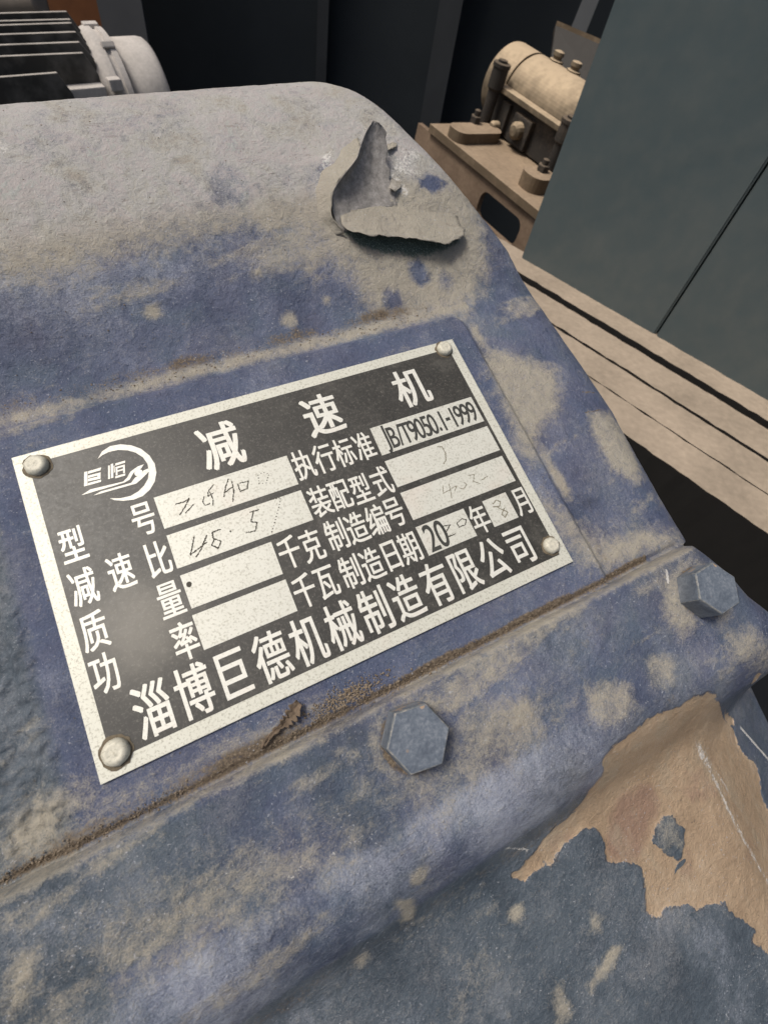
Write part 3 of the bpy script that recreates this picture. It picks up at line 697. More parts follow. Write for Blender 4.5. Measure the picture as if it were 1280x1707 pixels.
for q_ in [[(553, 398), (578, 392), (580, 500), (552, 508)], [(582, 392), (683, 362), (678, 384), (582, 412)], [(582, 425), (678, 400), (678, 448), (582, 470), (582, 450), (655, 432), (655, 424), (582, 444)],
           [(582, 482), (682, 455), (682, 472), (582, 500)]]:
    flat_poly('emblem_stroke', L(*q_), MAT_LETTER)
for q_ in [[(735, 350), (748, 346), (750, 450), (735, 452)], [(755, 338), (774, 332), (776, 440), (757, 446)], [(778, 350), (784, 345), (788, 400), (780, 402)], [(790, 332), (865, 310), (865, 326), (790, 350)],
           [(792, 360), (806, 356), (808, 420), (794, 424)], [(848, 344), (862, 340), (864, 404), (850, 408)], [(806, 356), (848, 344), (848, 358), (806, 370)], [(808, 384), (850, 372), (850, 384), (808, 396)],
           [(790, 430), (866, 408), (866, 424), (790, 446)]]:
    flat_poly('emblem_stroke', L(*q_), MAT_LETTER)

MAT_DIRT = plain('packed_dirt', (0.14, 0.115, 0.08), .9, var=.6, scale=900)
# rivets: button heads with a flattened, dented crown and a collar of dirt
def rivet(x, y, r, h, seed):
    rr = random.Random(seed); bm = bmesh.new()
    prof = [(r * 1.0, -0.2), (r * 1.03, h * .25), (r * .97, h * .6), (r * .82, h * .86), (r * .6, h * .98), (r * .5, h * .93), (r * .25, h * .96), (0.0001, h)]
    add_lathe(bm, prof, 28)
    for v in bm.verts:
        k = 1 + 0.05 * math.sin(v.co.x * 3.1 + seed) * math.cos(v.co.y * 2.7 - seed)
        v.co.x *= k; v.co.y *= 2 - k; v.co.z += rr.uniform(-.04, .04) * (v.co.z > h * .5)
    for f in bm.faces: f.material_index = 0
    n0 = len(bm.faces)
    ang = [(i, 1.16 + .22 * rr.random()) for i in range(24)]
    c0 = bm.verts.new((0, 0, .22)); ring = [bm.verts.new((r * k * math.cos(i * math.pi / 12), r * k * math.sin(i * math.pi / 12), .135)) for i, k in ang]
    for i in range(24): bm.faces.new((c0, ring[i], ring[(i + 1) % 24])).material_index = 1
    bmesh.ops.scale(bm, vec=(MMS,) * 3, verts=bm.verts)
    o = bm_obj('rivet', bm, [MAT_RIVET, MAT_DIRT], plate, True); o.location = (x * MMS, y * MMS, ZT * MMS)
for k, (px, py, r, h) in enumerate([(63, 777, 2.45, 1.9), (740, 583, 2.25, 1.8), (917, 910, 2.2, 1.8), (195, 1253, 2.6, 2.0)]):
    q = E([(px, py)])[0]; rivet(q[0], q[1], r, h, k + 2)

# ------------------------------------------------------------------ torn flake of paint
def flake_material():
    m = MB('torn_paint_film'); n1 = m.noise(150, 5, 0.6); n3 = m.noise(1500, 4, 0.6); n2 = m.noise(420, 5, 0.7)
    a = m.math('ADD', n2, m.math('MULTIPLY', m.math('SUBTRACT', n3, 0.5), 0.5))
    under = m.ramp(a, [(0.3, (0.17, 0.16, 0.15)), (0.5, (0.25, 0.235, 0.22)), (0.7, (0.36, 0.34, 0.32))])
    outer = m.ramp(a, [(0.3, (0.31, 0.275, 0.19)), (0.5, (0.40, 0.36, 0.27)), (0.7, (0.45, 0.41, 0.33))])
    c = m.mix(m.attr('skin'), under, outer)
    return m.out(c, 0.75, m.bump(n2, 0.5, 0.0005, m.bump(n3, 0.4, 0.0002)), spec=0.25)
MAT_FLAKE = flake_material()
def patch(bm, lay, rows, skin, sub=5):
    """rows: list of polylines of (px,py,height); skinned into a smooth sheet"""
    R_ = [np.array([surf(a, b, h) for a, b, h in row]) for row in rows]
    n = 40
    res = []
    for r in R_:
        t = np.linspace(0, 1, len(r)); tt = np.linspace(0, 1, n); res.append(np.stack([np.interp(tt, t, r[:, k]) for k in range(3)], -1))
    res = np.array(res); t = np.linspace(0, 1, len(res)); tt = np.linspace(0, 1, len(res) * sub)
    # catmull-like smoothing across rows
    big = np.stack([[np.interp(tt, t, res[:, i, k]) for k in range(3)] for i in range(n)], 0)      # n,3,m
    big = np.transpose(big, (2, 0, 1))
    for _ in range(2):
        b2_ = big.copy(); b2_[1:-1] = (big[:-2] + 2 * big[1:-1] + big[2:]) / 4; big = b2_
        b2_ = big.copy(); b2_[:, 1:-1] = (big[:, :-2] + 2 * big[:, 1:-1] + big[:, 2:]) / 4; big = b2_
    m_, n_ = big.shape[:2]
    nz = 0.28 * fbm(big[:, :, 0] + 7, big[:, :, 1], 3.2, 5, 4, .65)
    big[:, :, 2] += nz; big[:, :, 0] += 0.7 * nz
    for edge in (0, -1):
        big[edge] += np.stack([0.7 * fbm(big[edge, :, 0], big[edge, :, 1], 1.6, 70 + edge + k, 3, .7) for k in (0, 9, 18)], -1)
    V = [[bm.verts.new(Vector(big[i, j] * MMS)) for j in range(n_)] for i in range(m_)]
    for i in range(m_):
        for j in range(n_): V[i][j][lay] = skin
    for i in range(m_ - 1):
        for j in range(n_ - 1): bm.faces.new((V[i][j], V[i + 1][j], V[i + 1][j + 1], V[i][j + 1]))
flk = None
def flake(name, rows, skin, thick, label):
    bm = bmesh.new(); lay = bm.verts.layers.float.new('skin')
    if skin > 0.5: extra = [bm.verts.layers.float.new(k) for k in ('dust', 'pale', 'bare', 'grime_shade')]
    patch(bm, lay, rows, skin)
    if skin > 0.5:
        for v in bm.verts:
            for e_, k in zip(extra, (1.0, 0.22, -4.0, 0.20)): v[e_] = k
    o = bm_obj(name, bm, MAT_CAST if skin > 0.5 else MAT_FLAKE, root, True); o['label'] = label
    sd = o.modifiers.new('film', 'SOLIDIFY'); sd.thickness = thick * MMS; sd.offset = 0
    return o
# upright curled sheet, its grey underside facing out; rows run from its foot to its torn tip
flake('paint_flake', [
    [(572, 388, 0.1), (598, 366, 0.0), (632, 350, 0.0), (662, 344, 0.1)],
    [(560, 370, 1.0), (592, 340, 0.3), (630, 326, 0.2), (658, 327, 0.3)],
    [(553, 350, 2.0), (588, 318, 0.6), (626, 308, 0.4), (664, 312, 0.8)],
    [(551, 332, 3.0), (586, 302, 1.2), (622, 296, 0.8), (648, 301, 1.0)],
    [(558, 312, 4.2), (588, 288, 2.2), (621, 282, 1.6), (651, 286, 1.8)],
    [(574, 290, 5.0), (598, 272, 3.2), (621, 266, 2.5), (643, 268, 2.6)],
    [(594, 266, 5.8), (606, 250, 4.6), (622, 246, 4.0), (648, 250, 3.8)],
    [(600, 246, 6.3), (609, 236, 5.3), (623, 233, 4.8), (642, 232, 4.6)],
    [(605, 230, 6.7), (614, 222, 6.1), (624, 219, 5.7), (645, 221, 5.4)],
    [(613, 214, 7.1), (619, 210, 6.8), (626, 208, 6.6), (638, 210, 6.3)],
    [(621, 203, 7.4), (624, 199, 7.4), (628, 201, 7.3), (632, 206, 7.1)]], 0.0, 0.18, 'grey curled tongue of torn paint standing up')
flake('paint_flake', [
    [(568, 356, 0.5), (602, 348, 0.15), (640, 338, -.4), (662, 334, -.6), (692, 334, -.7), (718, 338, -.7), (762, 352, -.5)],
    [(568, 366, 1.6), (604, 359, 1.1), (640, 353, 0.6), (664, 352, 0.5), (694, 354, 0.5), (722, 358, 0.4), (764, 366, 0.3)],
    [(570, 374, 2.6), (606, 372, 2.6), (640, 370, 2.4), (666, 371, 2.5), (696, 376, 2.7), (726, 380, 2.4), (768, 376, 1.4)],
    [(578, 381, 3.6), (608, 384, 3.8), (640, 384, 3.6), (666, 387, 3.8), (698, 391, 4.0), (728, 394, 3.8), (775, 382, 2.2)],
    [(590, 388, 4.4), (616, 392, 5.0), (640, 393, 4.9), (668, 397, 5.0), (696, 398, 5.3), (724, 403, 5.2), (743, 409, 5.0), (758, 401, 4.2), (774, 391, 3.0)]], 1.0, 0.16, 'dusty lip of paint lifted along its lower edge')
flake('paint_flake', [[(652, 296, .2), (660, 300, .2), (668, 304, .2)], [(650, 308, 1.2), (660, 311, 1.5), (668, 312, 1.0)], [(648, 314, 1.6), (658, 318, 2.0), (663, 316, 1.4)]], 0.3, 0.15, 'small chip of lifted paint')
flake('paint_flake', [[(645, 242, .2), (654, 238, .2), (662, 241, .2)], [(646, 252, 1.0), (655, 246, 1.0), (660, 243, .8)]], 0.6, 0.15, 'small chip of lifted paint')
# dry skin still clinging to the left of the tear
flake('paint_flake', [
    [(596, 226, -.4), (568, 246, -.6), (534, 276, -.8), (520, 318, -.8), (526, 362, -.7), (556, 396, -.5)],
    [(600, 240, 0.8), (574, 258, .9), (544, 286, .9), (533, 322, .8), (538, 362, .6), (562, 392, .3)],
    [(601, 250, 2.4), (582, 270, 2.5), (555, 294, 2.5), (543, 326, 2.2), (546, 360, 1.7), (570, 390, 0.9)],
    [(602, 258, 3.8), (588, 276, 4.0), (566, 298, 4.0), (552, 328, 3.6), (553, 360, 2.8), (576, 388, 1.6)]], 1.0, 0.22, 'thin rim of paint left of the tear')

# ------------------------------------------------------------------ dirt in the joints
def crumbs():
    rr = random.Random(5); V, F = [], []
    def crumb(x, y, z, r):
        base = len(V); 
        d = [(1, 0, 0), (-1, 0, 0), (0, 1, 0), (0, -1, 0), (0, 0, 1), (0, 0, -1)]
        for a in d: 
            k = r * rr.uniform(.6, 1.3); V.append(((x + a[0] * k) * MMS, (y + a[1] * k) * MMS, (z + a[2] * k * .8) * MMS))
        for f in ((0, 2, 4), (2, 1, 4), (1, 3, 4), (3, 0, 4), (2, 0, 5), (1, 2, 5), (3, 1, 5), (0, 3, 5)): F.append(tuple(base + i for i in f))
    for _ in range(1900):
        x = rr.uniform(-84, 84); y = -46.2 + rr.gauss(0, 0.5) + (1.6 * max(0, min(1, -x / 40)) * rr.random())
        if math.sin(x * .21) + math.sin(x * .083 + 1) < rr.uniform(-1.6, 1.0): continue
        z = float(H_base(x, y)); crumb(x, y, z + .1, abs(rr.gauss(0.0, 0.11)) + .05)
    for _ in range(500):
        x = rr.uniform(-75, 66); y = 51.5 + rr.gauss(0, 1.6); crumb(x, y, float(H_base(x, y)) + .05, abs(rr.gauss(0, .13)) + .06)
    for _ in range(900):
        x = rr.gauss(-9, 5); y = -43.3 + rr.gauss(0, 1.2); crumb(x, y, float(H_base(x, y)) + .2, abs(rr.gauss(0, .14)) + .05)
    for _ in range(500):
        x = rr.uniform(-70, 95); y = rr.uniform(60, 135); crumb(x, y, float(H_base(x, y)) + .05, abs(rr.gauss(0, .09)) + .05)
    o = mesh_obj('dirt_crumbs', V, F, dusty('crumb_dirt', (0.15, 0.115, 0.08), (0.33, 0.27, 0.20), 0.5, 300), None, False)
    o.matrix_world = root.matrix_world.copy()
    return tag(o, 'brown gritty dirt packed along the joints of the casting', 'dirt', kind='stuff')
bpy.context.view_layer.update()
crumbs()
def leaf():
    # shrivelled sliver of leaf lying in the joint below the plate
    a, b = surf(437, 1248, 0.8), surf(500, 1172, 1.2); d = (b - a); L_ = np.linalg.norm(d); d /= L_; s_ = np.cross([0, 0, 1], d); s_ /= np.linalg.norm(s_)
    V, F = [], []; N, Mm = 26, 9; rr = random.Random(4)
    for i in range(N):
        t = i / (N - 1); w = (0.5 + 1.9 * t ** 1.3) * (1 - max(0, t - .93) * 9) * rr.uniform(.45, 1.35)
        for j in range(Mm):
            u = j / (Mm - 1) * 2 - 1
            p = a + d * L_ * t + s_ * (w * u * 0.8 + .35 * math.sin(t * 7)) + np.array([0, 0, 1.0]) * (0.9 * u * u * w * .5 + .35 * math.sin(t * 9 + u) + rr.uniform(-.30, .30))
            V.append(tuple(p * MMS))
    for i in range(N - 1):
        for j in range(Mm - 1): F.append((i * Mm + j, i * Mm + j + 1, (i + 1) * Mm + j + 1, (i + 1) * Mm + j))
    o = mesh_obj('leaf_fragment', V, F, plain('dry_leaf', (0.135, 0.100, 0.070), 0.9, var=.8, scale=700), None, True)
    o.modifiers.new('thick', 'SOLIDIFY').thickness = 0.00022
    o.matrix_world = root.matrix_world.copy()
    tag(o, 'shrivelled brown leaf fragment lying in the dirt below the name plate', 'leaf')
leaf()

# ================================================================== background machinery
UPW = np.array([0, 0, 1.0])
DUST = (0.34, 0.265, 0.185)
M_SLATE = dusty('slate_painted_steel', (0.058, 0.080, 0.087), (0.105, 0.112, 0.105), 0.16, 5, 0.42, False, 0.45, 0.10, 0.004)
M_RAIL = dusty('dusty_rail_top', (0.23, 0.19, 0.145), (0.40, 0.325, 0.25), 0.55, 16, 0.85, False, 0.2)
M_RAILS = plain('shade_black_steel', (0.012, 0.011, 0.010), 0.8)  # near-black colour stands in for shade on the rail sides
M_DARK = plain('dark_enclosure_paint', (0.026, 0.031, 0.035), 0.75, spec=0.15, scale=6)
M_POST = plain('dark_post_paint', (0.036, 0.039, 0.042), 0.6, spec=0.25, scale=12)
M_BEAR = dusty('dusty_bearing_casting', (0.10, 0.080, 0.055), (0.47, 0.365, 0.245), 0.9, 9, 0.8, True, 0.25)
M_BEARD = dusty('dusty_dark_steel', (0.030, 0.027, 0.024), (0.24, 0.185, 0.13), 0.50, 30, 0.75, True, 0.25)
M_PLATE = dusty('dusty_base_plate', (0.115, 0.085, 0.055), (0.38, 0.285, 0.195), 0.72, 16, 0.8, True, 0.25)
M_FIN = dusty('dusty_motor_fin', (0.050, 0.047, 0.041), (0.50, 0.46, 0.41), 0.8, 7, 0.75, True, 0.25)
M_MOT = dusty('dusty_motor_casting', (0.36, 0.335, 0.305), (0.53, 0.49, 0.45), 0.6, 40, 0.8, False, 0.25)
M_RUST = plain('rust_orange_paint', (0.125, 0.045, 0.014), 0.7, var=.35, scale=25)
M_GREY = plain('grey_column_paint', (0.060, 0.062, 0.066), 0.6, scale=14)

def box_between(name, p, u, v, w, mats, parent=None, bevel=0.0):
    """box with corner p and edge vectors u,v,w (world)"""
    bm = bmesh.new(); p = np.asarray(p, float); u, v, w = map(np.asarray, (u, v, w))
    add_prism(bm, [p, p + u, p + u + v, p + v], w)
    if bevel: bmesh.ops.bevel(bm, geom=bm.edges[:], offset=bevel, segments=2, affect='EDGES')
    return bm_obj(name, bm, mats, parent)

# --- rails: horizontal dusty bars running away to the left, under the cabinet
D0 = 0.70
K0 = at(870, 430, D0); railz = K0[2]
def on_z(px, py, z):
    r = ray_w(px, py); return CAMW + r * ((z - CAMW[2]) / r[2])
K1 = on_z(1280, 668, railz)
rd = K1 - K0; rd /= np.linalg.norm(rd)                 # along the rails, towards the camera's right
rp = np.cross(UPW, rd)
if rp @ (on_z(1280, 880, railz) - K1) < 0: rp = -rp    # across the rails, towards the viewer
off = lambda px, py: float((on_z(px, py, railz) - K0) @ rp)
edges = [(off(1280, 668) - 0.02, off(1280, 702)), (off(1280, 716), off(1280, 765)), (off(1280, 770.5), off(1280, 824)), (off(1280, 826.5), off(1280, 890))]
LR = 1.5
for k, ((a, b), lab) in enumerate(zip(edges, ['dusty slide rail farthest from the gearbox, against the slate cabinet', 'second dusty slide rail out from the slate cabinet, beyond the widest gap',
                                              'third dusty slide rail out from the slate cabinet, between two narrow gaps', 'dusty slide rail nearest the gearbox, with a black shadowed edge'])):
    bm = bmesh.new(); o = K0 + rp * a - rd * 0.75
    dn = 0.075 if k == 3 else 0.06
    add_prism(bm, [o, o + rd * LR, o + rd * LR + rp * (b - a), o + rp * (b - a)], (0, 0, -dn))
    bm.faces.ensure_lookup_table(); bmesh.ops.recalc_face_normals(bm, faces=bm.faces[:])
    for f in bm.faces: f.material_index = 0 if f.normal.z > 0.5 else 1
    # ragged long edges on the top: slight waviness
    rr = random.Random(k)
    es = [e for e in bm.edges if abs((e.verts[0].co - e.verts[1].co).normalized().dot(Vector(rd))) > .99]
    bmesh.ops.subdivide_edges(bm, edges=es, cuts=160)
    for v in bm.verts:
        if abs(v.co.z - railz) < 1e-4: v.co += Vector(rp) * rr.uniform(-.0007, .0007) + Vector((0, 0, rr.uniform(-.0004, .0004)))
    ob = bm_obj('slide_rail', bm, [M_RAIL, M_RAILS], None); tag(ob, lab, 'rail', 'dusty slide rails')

# --- slate cabinet: two tall steel panels standing behind the rails
def on_cab(px, py):                                     # point on the vertical cabinet face through K0 and rd
    nrm = np.cross(rd, UPW); r = ray_w(px, py); return CAMW + r * (((K0 - CAMW) @ nrm) / (r @ nrm))
s_of = lambda px, py: float((on_cab(px, py) - K0) @ rd)
s_left = (s_of(870, 430) + s_of(1020, 0)) / 2; s_seam = (s_of(1090, 560) + s_of(1280, 270)) / 2
cab = empty('cabinet', K0, None); tag(cab, 'slate grey sheet steel cabinet with a dark vertical seam, behind the rails', 'cabinet')
bpy.context.view_layer.update()
for (a, b, lab) in ((s_left, s_seam - 0.0012, None), (s_seam + 0.0012, s_seam + 0.6, None)):
    bm = bmesh.new(); n_ = -rp
    p = K0 + rd * a + np.array([0, 0, -0.02]); 
    add_prism(bm, [p, p + rd * (b - a), p + rd * (b - a) + UPW * 0.9, p + UPW * 0.9], n_ * 0.03)
    bmesh.ops.bevel(bm, geom=bm.edges[:], offset=0.0018, segments=2, affect='EDGES')
    bmesh.ops.translate(bm, vec=-Vector(K0), verts=bm.verts)
    bm_obj('panel', bm, M_SLATE, cab)
bm = bmesh.new(); p = K0 + rd * (s_left + .002) - rp * 0.029 + np.array([0, 0, -0.02])
add_prism(bm, [p, p + rd * 0.9, p + rd * 0.9 - rp * 0.02, p - rp * 0.02], UPW * 0.9)
bmesh.ops.translate(bm, vec=-Vector(K0), verts=bm.verts); bm_obj('back_frame', bm, M_RAILS, cab)

# --- bearing block on its base plate
ax = cdir((0.53, 0.76, -0.37)); nn = UPW - ax * (UPW @ ax); nn /= np.linalg.norm(nn); bb = np.cross(nn, ax)
if bb @ cf < 0: bb = -bb                                # bb points away from the viewer
DB = 0.86
O = at(727, 214, DB)
# length of the plate along ax so that its far end projects near (902,352)
def proj(p):
    d = np.asarray(p) - CAMW; x, y, z = d @ cr, d @ cdn, d @ cf; return PXC + FPX * x / z, PYC + FPX * y / z
def best(fn, tgt, lo, hi):
    ts = np.linspace(lo, hi, 800); e = [math.dist(fn(t), tgt) for t in ts]; return ts[int(np.argmin(e))]
LB = 0.29
BF = frame(ax, bb, nn); lo_ = bm_obj
bp = empty('base_plate', O, BF); tag(bp, 'dusty tan steel base plate under the bearing block', 'base plate')
bm = bmesh.new(); add_box(bm, (.16, .11, -.0065), (.36, .22, .013), 0.001); lo_('plate', bm, M_PLATE, bp)
def rrect(cx, cy, w, h, r, n=5):
    P = []
    for (sx, sy, a0) in ((1, 1, 0), (-1, 1, 90), (-1, -1, 180), (1, -1, 270)):
        for i in range(n + 1):
            a = math.radians(a0 + 90 * i / n); P.append((cx + (w - r) * sx + r * math.cos(a), cy + (h - r) * sy + r * math.sin(a)))
    return P
bm = bmesh.new()                                          # beam below, a rounded slot through its web
outer = [(-.06, -.20), (.40, -.20), (.40, -.0145), (-.06, -.0145)]; hole = rrect(.205, -.052, .055, .022, .016)
def beam_face(y):
    ov = [bm.verts.new((a, y, b)) for a, b in outer]; hv = [bm.verts.new((a, y, b)) for a, b in hole]
    es = [bm.edges.new((ov[i], ov[(i + 1) % 4])) for i in range(4)] + [bm.edges.new((hv[i], hv[(i + 1) % len(hv)])) for i in range(len(hv))]
    bmesh.ops.triangle_fill(bm, use_beauty=True, edges=es); return ov, hv
o1, h1 = beam_face(.006); o2, h2 = beam_face(.016)
for A_, B_ in ((o1, o2), (h1, h2)):
    for i in range(len(A_)): bm.faces.new((A_[i], A_[(i + 1) % len(A_)], B_[(i + 1) % len(A_)], B_[i]))
beam = empty('support_beam', O, BF); tag(beam, 'brown steel support beam with a rounded slot, under the base plate', 'beam')
lo_('web', bm, dusty('brown_dusty_beam', (0.115, 0.078, 0.052), (0.27, 0.195, 0.135), 0.35, 18, 0.8, False), beam)
bm = bmesh.new(); add_box(bm, (.17, .10, -.205), (.46, .19, .01)); lo_('lower_leaf', bm, M_RAILS, beam)

br = empty('bearing_block', O, BF); tag(br, 'tan dusty bearing block with round barrel and clamping studs, on a base plate', 'bearing')
R_, cy_, cz_ = .059, .186, .056
bm = bmesh.new()
add_lathe(bm, [(R_ * .6, -.052), (R_ * .93, -.050), (R_ * .985, -.046), (R_, -.040), (R_, .0085), (R_ * .94, .009), (R_ * .94, .0135), (R_ * .995, .014), (R_ * .995, .168), (R_ * 1.06, .174), (R_ * 1.06, .25), (R_ * .6, .26)], 72, (0, cy_, cz_), 'X')
o = lo_('barrel', bm, M_BEAR, br, True); o.modifiers.new('e', 'EDGE_SPLIT').split_angle = math.radians(35)
bm = bmesh.new(); add_box(bm, (.098, .134, .0655), (.206, .048, .008), .0012); lo_('ledge', bm, M_BEAR, br)
bm = bmesh.new()
add_box(bm, (.098, .152, .032), (.20, .05, .058), .002)
add_box(bm, (.035, .128, .030), (.022, .020, .044), .002); add_box(bm, (.088, .126, .028), (.046, .022, .044), .003)
add_box(bm, (.195, .130, .030), (.02, .03, .044), .002)
lo_('lower_body', bm, M_BEARD, br)
def foot(cx, cy, w, h, r, z):
    bm = bmesh.new(); add_prism(bm, [(a, b, 0.0004) for a, b in rrect(cx, cy, w, h, r)], (0, 0, z)); lo_('foot', bm, M_PLATE, br)
foot(.042, .056, .022, .054, .018, .016); foot(.218, .052, .024, .028, .020, .022)
def stud(cx, cy, z1, r):
    bm = bmesh.new(); add_lathe(bm, [(r, .001), (r, z1 * .62), (r * 1.35, z1 * .66), (r * 1.35, z1 - .006), (r * 1.5, z1 - .005), (r * 1.5, z1), (r * .8, z1 + .001), (r * .8, z1 + .004), (r * .4, z1 + .0045)], 20, (cx, cy, 0))
    lo_('stud', bm, M_BEARD, br, False)
stud(.010, .104, .098, .0105); stud(.198, .100, .088, .0105)
def nut(cx, cy, z, R, h):
    bm = bmesh.new(); hex_prof(bm, R, h, (cx, cy, z), .3, .15); add_lathe(bm, [(R * .55, z + h), (R * .55, z + h * 1.7), (R * .3, z + h * 1.8)], 12, (cx, cy, 0))
    lo_('bolt', bm, M_BEARD, br)
nut(.020, .070, .016, .010, .011); nut(.212, .062, .022, .010, .010)
for cx, cz, R in ((.033, .016, .008), (.088, .030, .013)):
    bm = bmesh.new(); add_lathe(bm, [(R, 0), (R, .012), (R * .6, .016), (.0005, .017)], 14, (0, 0, 0), 'Y')
    for v in bm.verts: v.co = Vector((cx + v.co.x, .116 - v.co.y, cz + v.co.z))
    lo_('bolt', bm, M_BEAR, br)
for cx in (.043, .088, .148):
    bm = bmesh.new(); k = .0125; add_lathe(bm, [(k, -.004), (k, .003), (k * .62, .004), (k * .62, .008), (k * .8, .009), (k * .72, .014), (k * .3, .0155)], 16, (cx, cy_ + .012, cz_ + R_ * .975))
    lo_('grease_fitting', bm, M_BEAR, br)

# --- dark bracket plate behind the bearing
bk = empty('bracket', at(925, 60, 1.0)); tag(bk, 'dark steel bracket plate with a pale top edge, behind the bearing block', 'bracket')
bpy.context.view_layer.update()
p0, p1, p2, p3 = [at(a, b, d_) for a, b, d_ in ((926, 42, 1.02), (1010, 78, 0.97), (1010, 175, 0.97), (915, 120, 1.02))]
bm = bmesh.new(); add_prism(bm, [Vector(p - at(925, 60, 1.0)) for p in (p0, p1, p2, p3)], Vector(cf * 0.012)); bm_obj('plate', bm, plain('bracket_paint', (.034, .031, .028), .7), bk)
q0, q1 = at(970, 0, 1.05), at(945, 62, 1.05)
bm = bmesh.new(); w = at(998, 0, 1.05) - q0; add_prism(bm, [Vector(p - at(925, 60, 1.0)) for p in (q0 + (q0 - q1), q0 + (q0 - q1) + w, q1 + w, q1)], Vector(cf * 0.01)); bm_obj('strap', bm, M_POST, bk)
bm = bmesh.new(); e_ = (p1 - p0); add_prism(bm, [Vector(p - at(925, 60, 1.0)) for p in (p0, p0 + e_, p0 + e_ + UPW * .007, p0 + UPW * .007)], Vector(cf * 0.02)); bm_obj('flange_strip', bm, M_PLATE, bk)

# --- dark enclosure behind: wall panels and corner posts
fwh = np.array([0, 1.0, 0]); DW = 1.65
def on_y(px, py, yy):
    r = ray_w(px, py); return CAMW + r * ((yy - CAMW[1]) / r[1])
yw = CAMW[1] + DW
xa, xb, xc_, xd = on_y(236, 40, yw - .25)[0], on_y(538, 60, yw)[0], on_y(740, 100, yw)[0], on_y(1020, 60, yw)[0] + .5
for (a, b, yy, lab) in ((xa - .25, xb, yw, 'near black enclosure panel between the grey column and the thin post'), (xb, xc_, yw + .04, 'near black enclosure panel between the thin post and the angled post'),
                        (xc_, xd, yw + .10, 'near black enclosure panel behind the bearing block')):
    bm = bmesh.new(); add_box(bm, ((a + b) / 2, yy + .01, 0.95), (b - a - .004, .02, 1.7), .002); tag(bm_obj('enclosure_panel', bm, M_DARK), lab, 'panel', 'dark enclosure panels')
def post(px0, px1, py, yy, mat, name, label, cat, depth=.04):
    a, b = on_y(px0, py, yy)[0], on_y(px1, py, yy)[0]
    t = empty(name, (a, yy, 0.1)); tag(t, label, cat); w = b - a
    bm = bmesh.new(); add_box(bm, (w / 2, 0.002, .85), (w, .004, 1.7)); bm_obj('front_leaf', bm, mat, t)
    bm = bmesh.new(); add_box(bm, (.002, depth / 2 + .006, .85), (.004, depth, 1.7)); bm_obj('side_leaf', bm, mat, t)
    return t
post(528, 546, 65, yw - .01, M_POST, 'post', 'thin dark steel post between two black enclosure panels', 'post')
post(716, 752, 105, yw - .05, M_POST, 'post', 'dark angle steel post left of the bearing block', 'post')
post(172, 244, 50, yw - .30, M_GREY, 'column', 'mid grey steel column behind the finned motor', 'column', .09)
# rust-orange panel and pale pipe at the top left
bm = bmesh.new(); a, b = on_y(40, 20, yw - .22)[0], on_y(176, 30, yw - .22)[0]; add_box(bm, ((a + b) / 2 - .2, yw - .2, .95), (b - a + .4, .02, 1.7), .002)
tag(bm_obj('rust_panel', bm, M_RUST), 'rust orange panel between the grey column and the pale pipe', 'panel')
pa, pb = at(-80, 2, .80), at(62, -4, .80)
bm = bmesh.new(); d_ = Vector(pb - pa); add_lathe(bm, [(.02, 0), (.022, .002), (.022, d_.length - .004), (.026, d_.length - .003), (.026, d_.length + .004), (.018, d_.length + .005)], 32)
o = bm_obj('pipe', bm, dusty('dusty_pipe', (.22, .19, .16), (.40, .35, .30), .6, 30), None, True); o.matrix_world = Matrix.Translation(Vector(pa)) @ d_.to_track_quat('Z', 'Y').to_matrix().to_4x4()
tag(o, 'pale dusty pipe end at the top left corner above the motor fins', 'pipe')

# --- finned electric motor
mx = cdir((0.80, -0.44, 0.39)); mz = UPW - mx * (UPW @ mx); mz /= np.linalg.norm(mz); my = np.cross(mz, mx)
if my @ cf < 0: my = -my                                # away from the viewer
DM = 0.50
mO = at(112, 20, DM)                                     # top right corner of the highest fin
MF = frame(mx, my, mz)
mot = empty('electric_motor', mO, MF); tag(mot, 'grey finned electric motor with pale dusty end shield and cowl, behind the gearbox', 'motor')
def mp(px, py, yl):                                     # motor-local x,z seen at a pixel on the plane y=yl
    r = ray_w(px, py); o_ = CAMW - mO; k_ = (yl - o_ @ my) / (r @ my); p_ = o_ + r * k_; return float(p_ @ mx), float(p_ @ mz)
fin_px = [((0, 22), (112, 19), (139, 55)), ((0, 35), (118, 32), (143, 65)), ((0, 42), (120, 38), (144, 68)), ((0, 57.5), (127, 53), (149, 78)), ((0, 75), (133, 70), (157, 97)), ((0, 94), (139, 88), (165, 124)), ((0, 128.5), (96, 121), (122, 156))]
ys = [0.0, -.010, -.019, -.030, -.041, -.053, -.070]
for (L0, T0, E0), yl in zip(fin_px, ys):
    (xl, zl), (xt, zt), (xe, ze) = mp(*L0, yl), mp(*T0, yl), mp(*E0, yl)
    k_ = (zt - zl) / (xt - xl)
    bm = bmesh.new(); zb = ze - .05
    add_prism(bm, [(xt - .30, yl, zt - .30 * k_), (xt, yl, zt), (xe, yl, ze), (xe, yl, zb), (xt - .30, yl, zb)], (0, .0036, 0))
    bmesh.ops.bevel(bm, geom=bm.edges[:], offset=.0004, segments=1, affect='EDGES')
    bm_obj('cooling_fin', bm, M_FIN, mot)
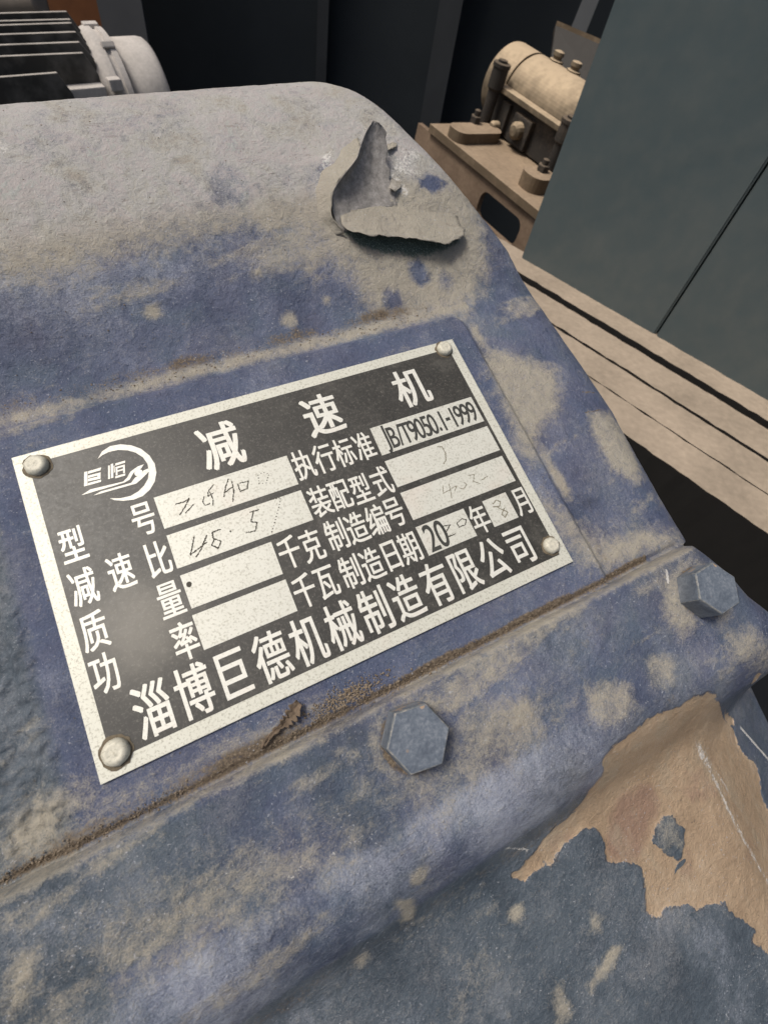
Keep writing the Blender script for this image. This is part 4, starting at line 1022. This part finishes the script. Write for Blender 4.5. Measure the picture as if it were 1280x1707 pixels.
# body barrel, end shield and cowl share an axis
zc, yc_, rb = -.0765, 0.0, .056
bm = bmesh.new(); add_lathe(bm, [(rb * .8, -.35), (rb * .92, -.345), (rb * .92, .012)], 48, (0, yc_, zc), 'X'); bm_obj('body', bm, M_FIN, mot, True)
R1 = .0655; xs = .010
bm = bmesh.new()
add_lathe(bm, [(rb * .8, xs - .016), (R1 * .80, xs - .012), (R1 * .985, xs), (R1, xs + .003), (R1, xs + .008), (R1 * .955, xs + .009), (R1 * .955, xs + .013), (R1 * .99, xs + .014), (R1 * .985, xs + .020), (R1 * .8, xs + .021)], 64, (0, yc_, zc), 'X')
o = bm_obj('end_shield', bm, M_MOT, mot, True); o.modifiers.new('e', 'EDGE_SPLIT').split_angle = math.radians(40)
R2 = .0555; x1, x2 = xs + .020, .076
bm = bmesh.new(); add_lathe(bm, [(R2, x1), (R2, x2 - .010), (R2 * .985, x2 - .005), (R2 * .93, x2 - .0015), (R2 * .85, x2), (.001, x2 + .001)], 72, (0, yc_, zc), 'X'); o = bm_obj('fan_cowl', bm, M_MOT, mot, True)
for a_, xx, sz in ((97, xs + .011, .009), (60, xs + .013, .008), (150, xs + .012, .011)):
    a_ = math.radians(a_); bm = bmesh.new()
    add_box(bm, (xx, yc_ - R1 * .985 * math.cos(math.pi - a_) * -1, zc + R1 * .985 * math.sin(a_)), (sz * 1.7, sz, sz * .7), .001, Matrix.Rotation(a_ - math.pi / 2, 3, 'X')); bm_obj('clamp_lug', bm, M_MOT, mot)
x5, z5 = mp(192, 140, -.064)
bm = bmesh.new(); add_box(bm, (x5, -.064, z5), (.013, .012, .010), .001); bm_obj('foot_lug', bm, M_MOT, mot)
x6, z6 = mp(150, 146, -.068)
bm = bmesh.new(); add_box(bm, (x6 - .012, -.052, z6 - .006), (.055, .034, .012), .001); bm_obj('terminal_ledge', bm, M_MOT, mot)

# --- ground, and the plinths that carry the machines
bm = bmesh.new(); add_box(bm, (0, 0, -0.01), (60, 60, 0.02)); g = bm_obj('ground', bm, plain('dark_oily_concrete', (0.032, 0.032, 0.030), 0.8, scale=3)); tag(g, kind='structure')
def plinth(name, c, s, mat, label, cat):
    bm = bmesh.new(); add_box(bm, c, s, .004); tag(bm_obj(name, bm, mat), label, cat)
# lower half of the gearbox standing on the ground
bm = bmesh.new()
base = [Vector(w_of((x, y, -60))) for x, y in ((-100, -180), (88, -150), (86, 60), (30, 140), (-100, 140))]
bv = [bm.verts.new(v) for v in base]; lo = [bm.verts.new((v.x * .9, v.y * .9, 0.0)) for v in base]
bm.faces.new(bv); bm.faces.new(list(reversed(lo)))
for i in range(5): bm.faces.new((bv[i], lo[i], lo[(i + 1) % 5], bv[(i + 1) % 5]))
lh = bm_obj('lower_housing', bm, plain('dark_blue_lower_casting', (0.03, 0.04, 0.06), .6)); lh.parent = root; lh.matrix_parent_inverse = root.matrix_world.inverted()
# dark sheet added for the shaded floor below the rails
gz = railz - .22
bm = bmesh.new(); p = K0 + rp * (edges[3][1] - .02) - rd * .3; p[2] = gz
add_prism(bm, [p, p + rd * 1.3, p + rd * 1.3 + rp * .35, p + rp * .35], (0, 0, -.004)); tag(bm_obj('dark_floor_sheet', bm, plain('shaded_floor_sheet', (0.021, 0.022, 0.021), .7, spec=.2, scale=8)), 'added dark sheet for the shaded floor below the dusty rails, right of the gearbox', 'floor')
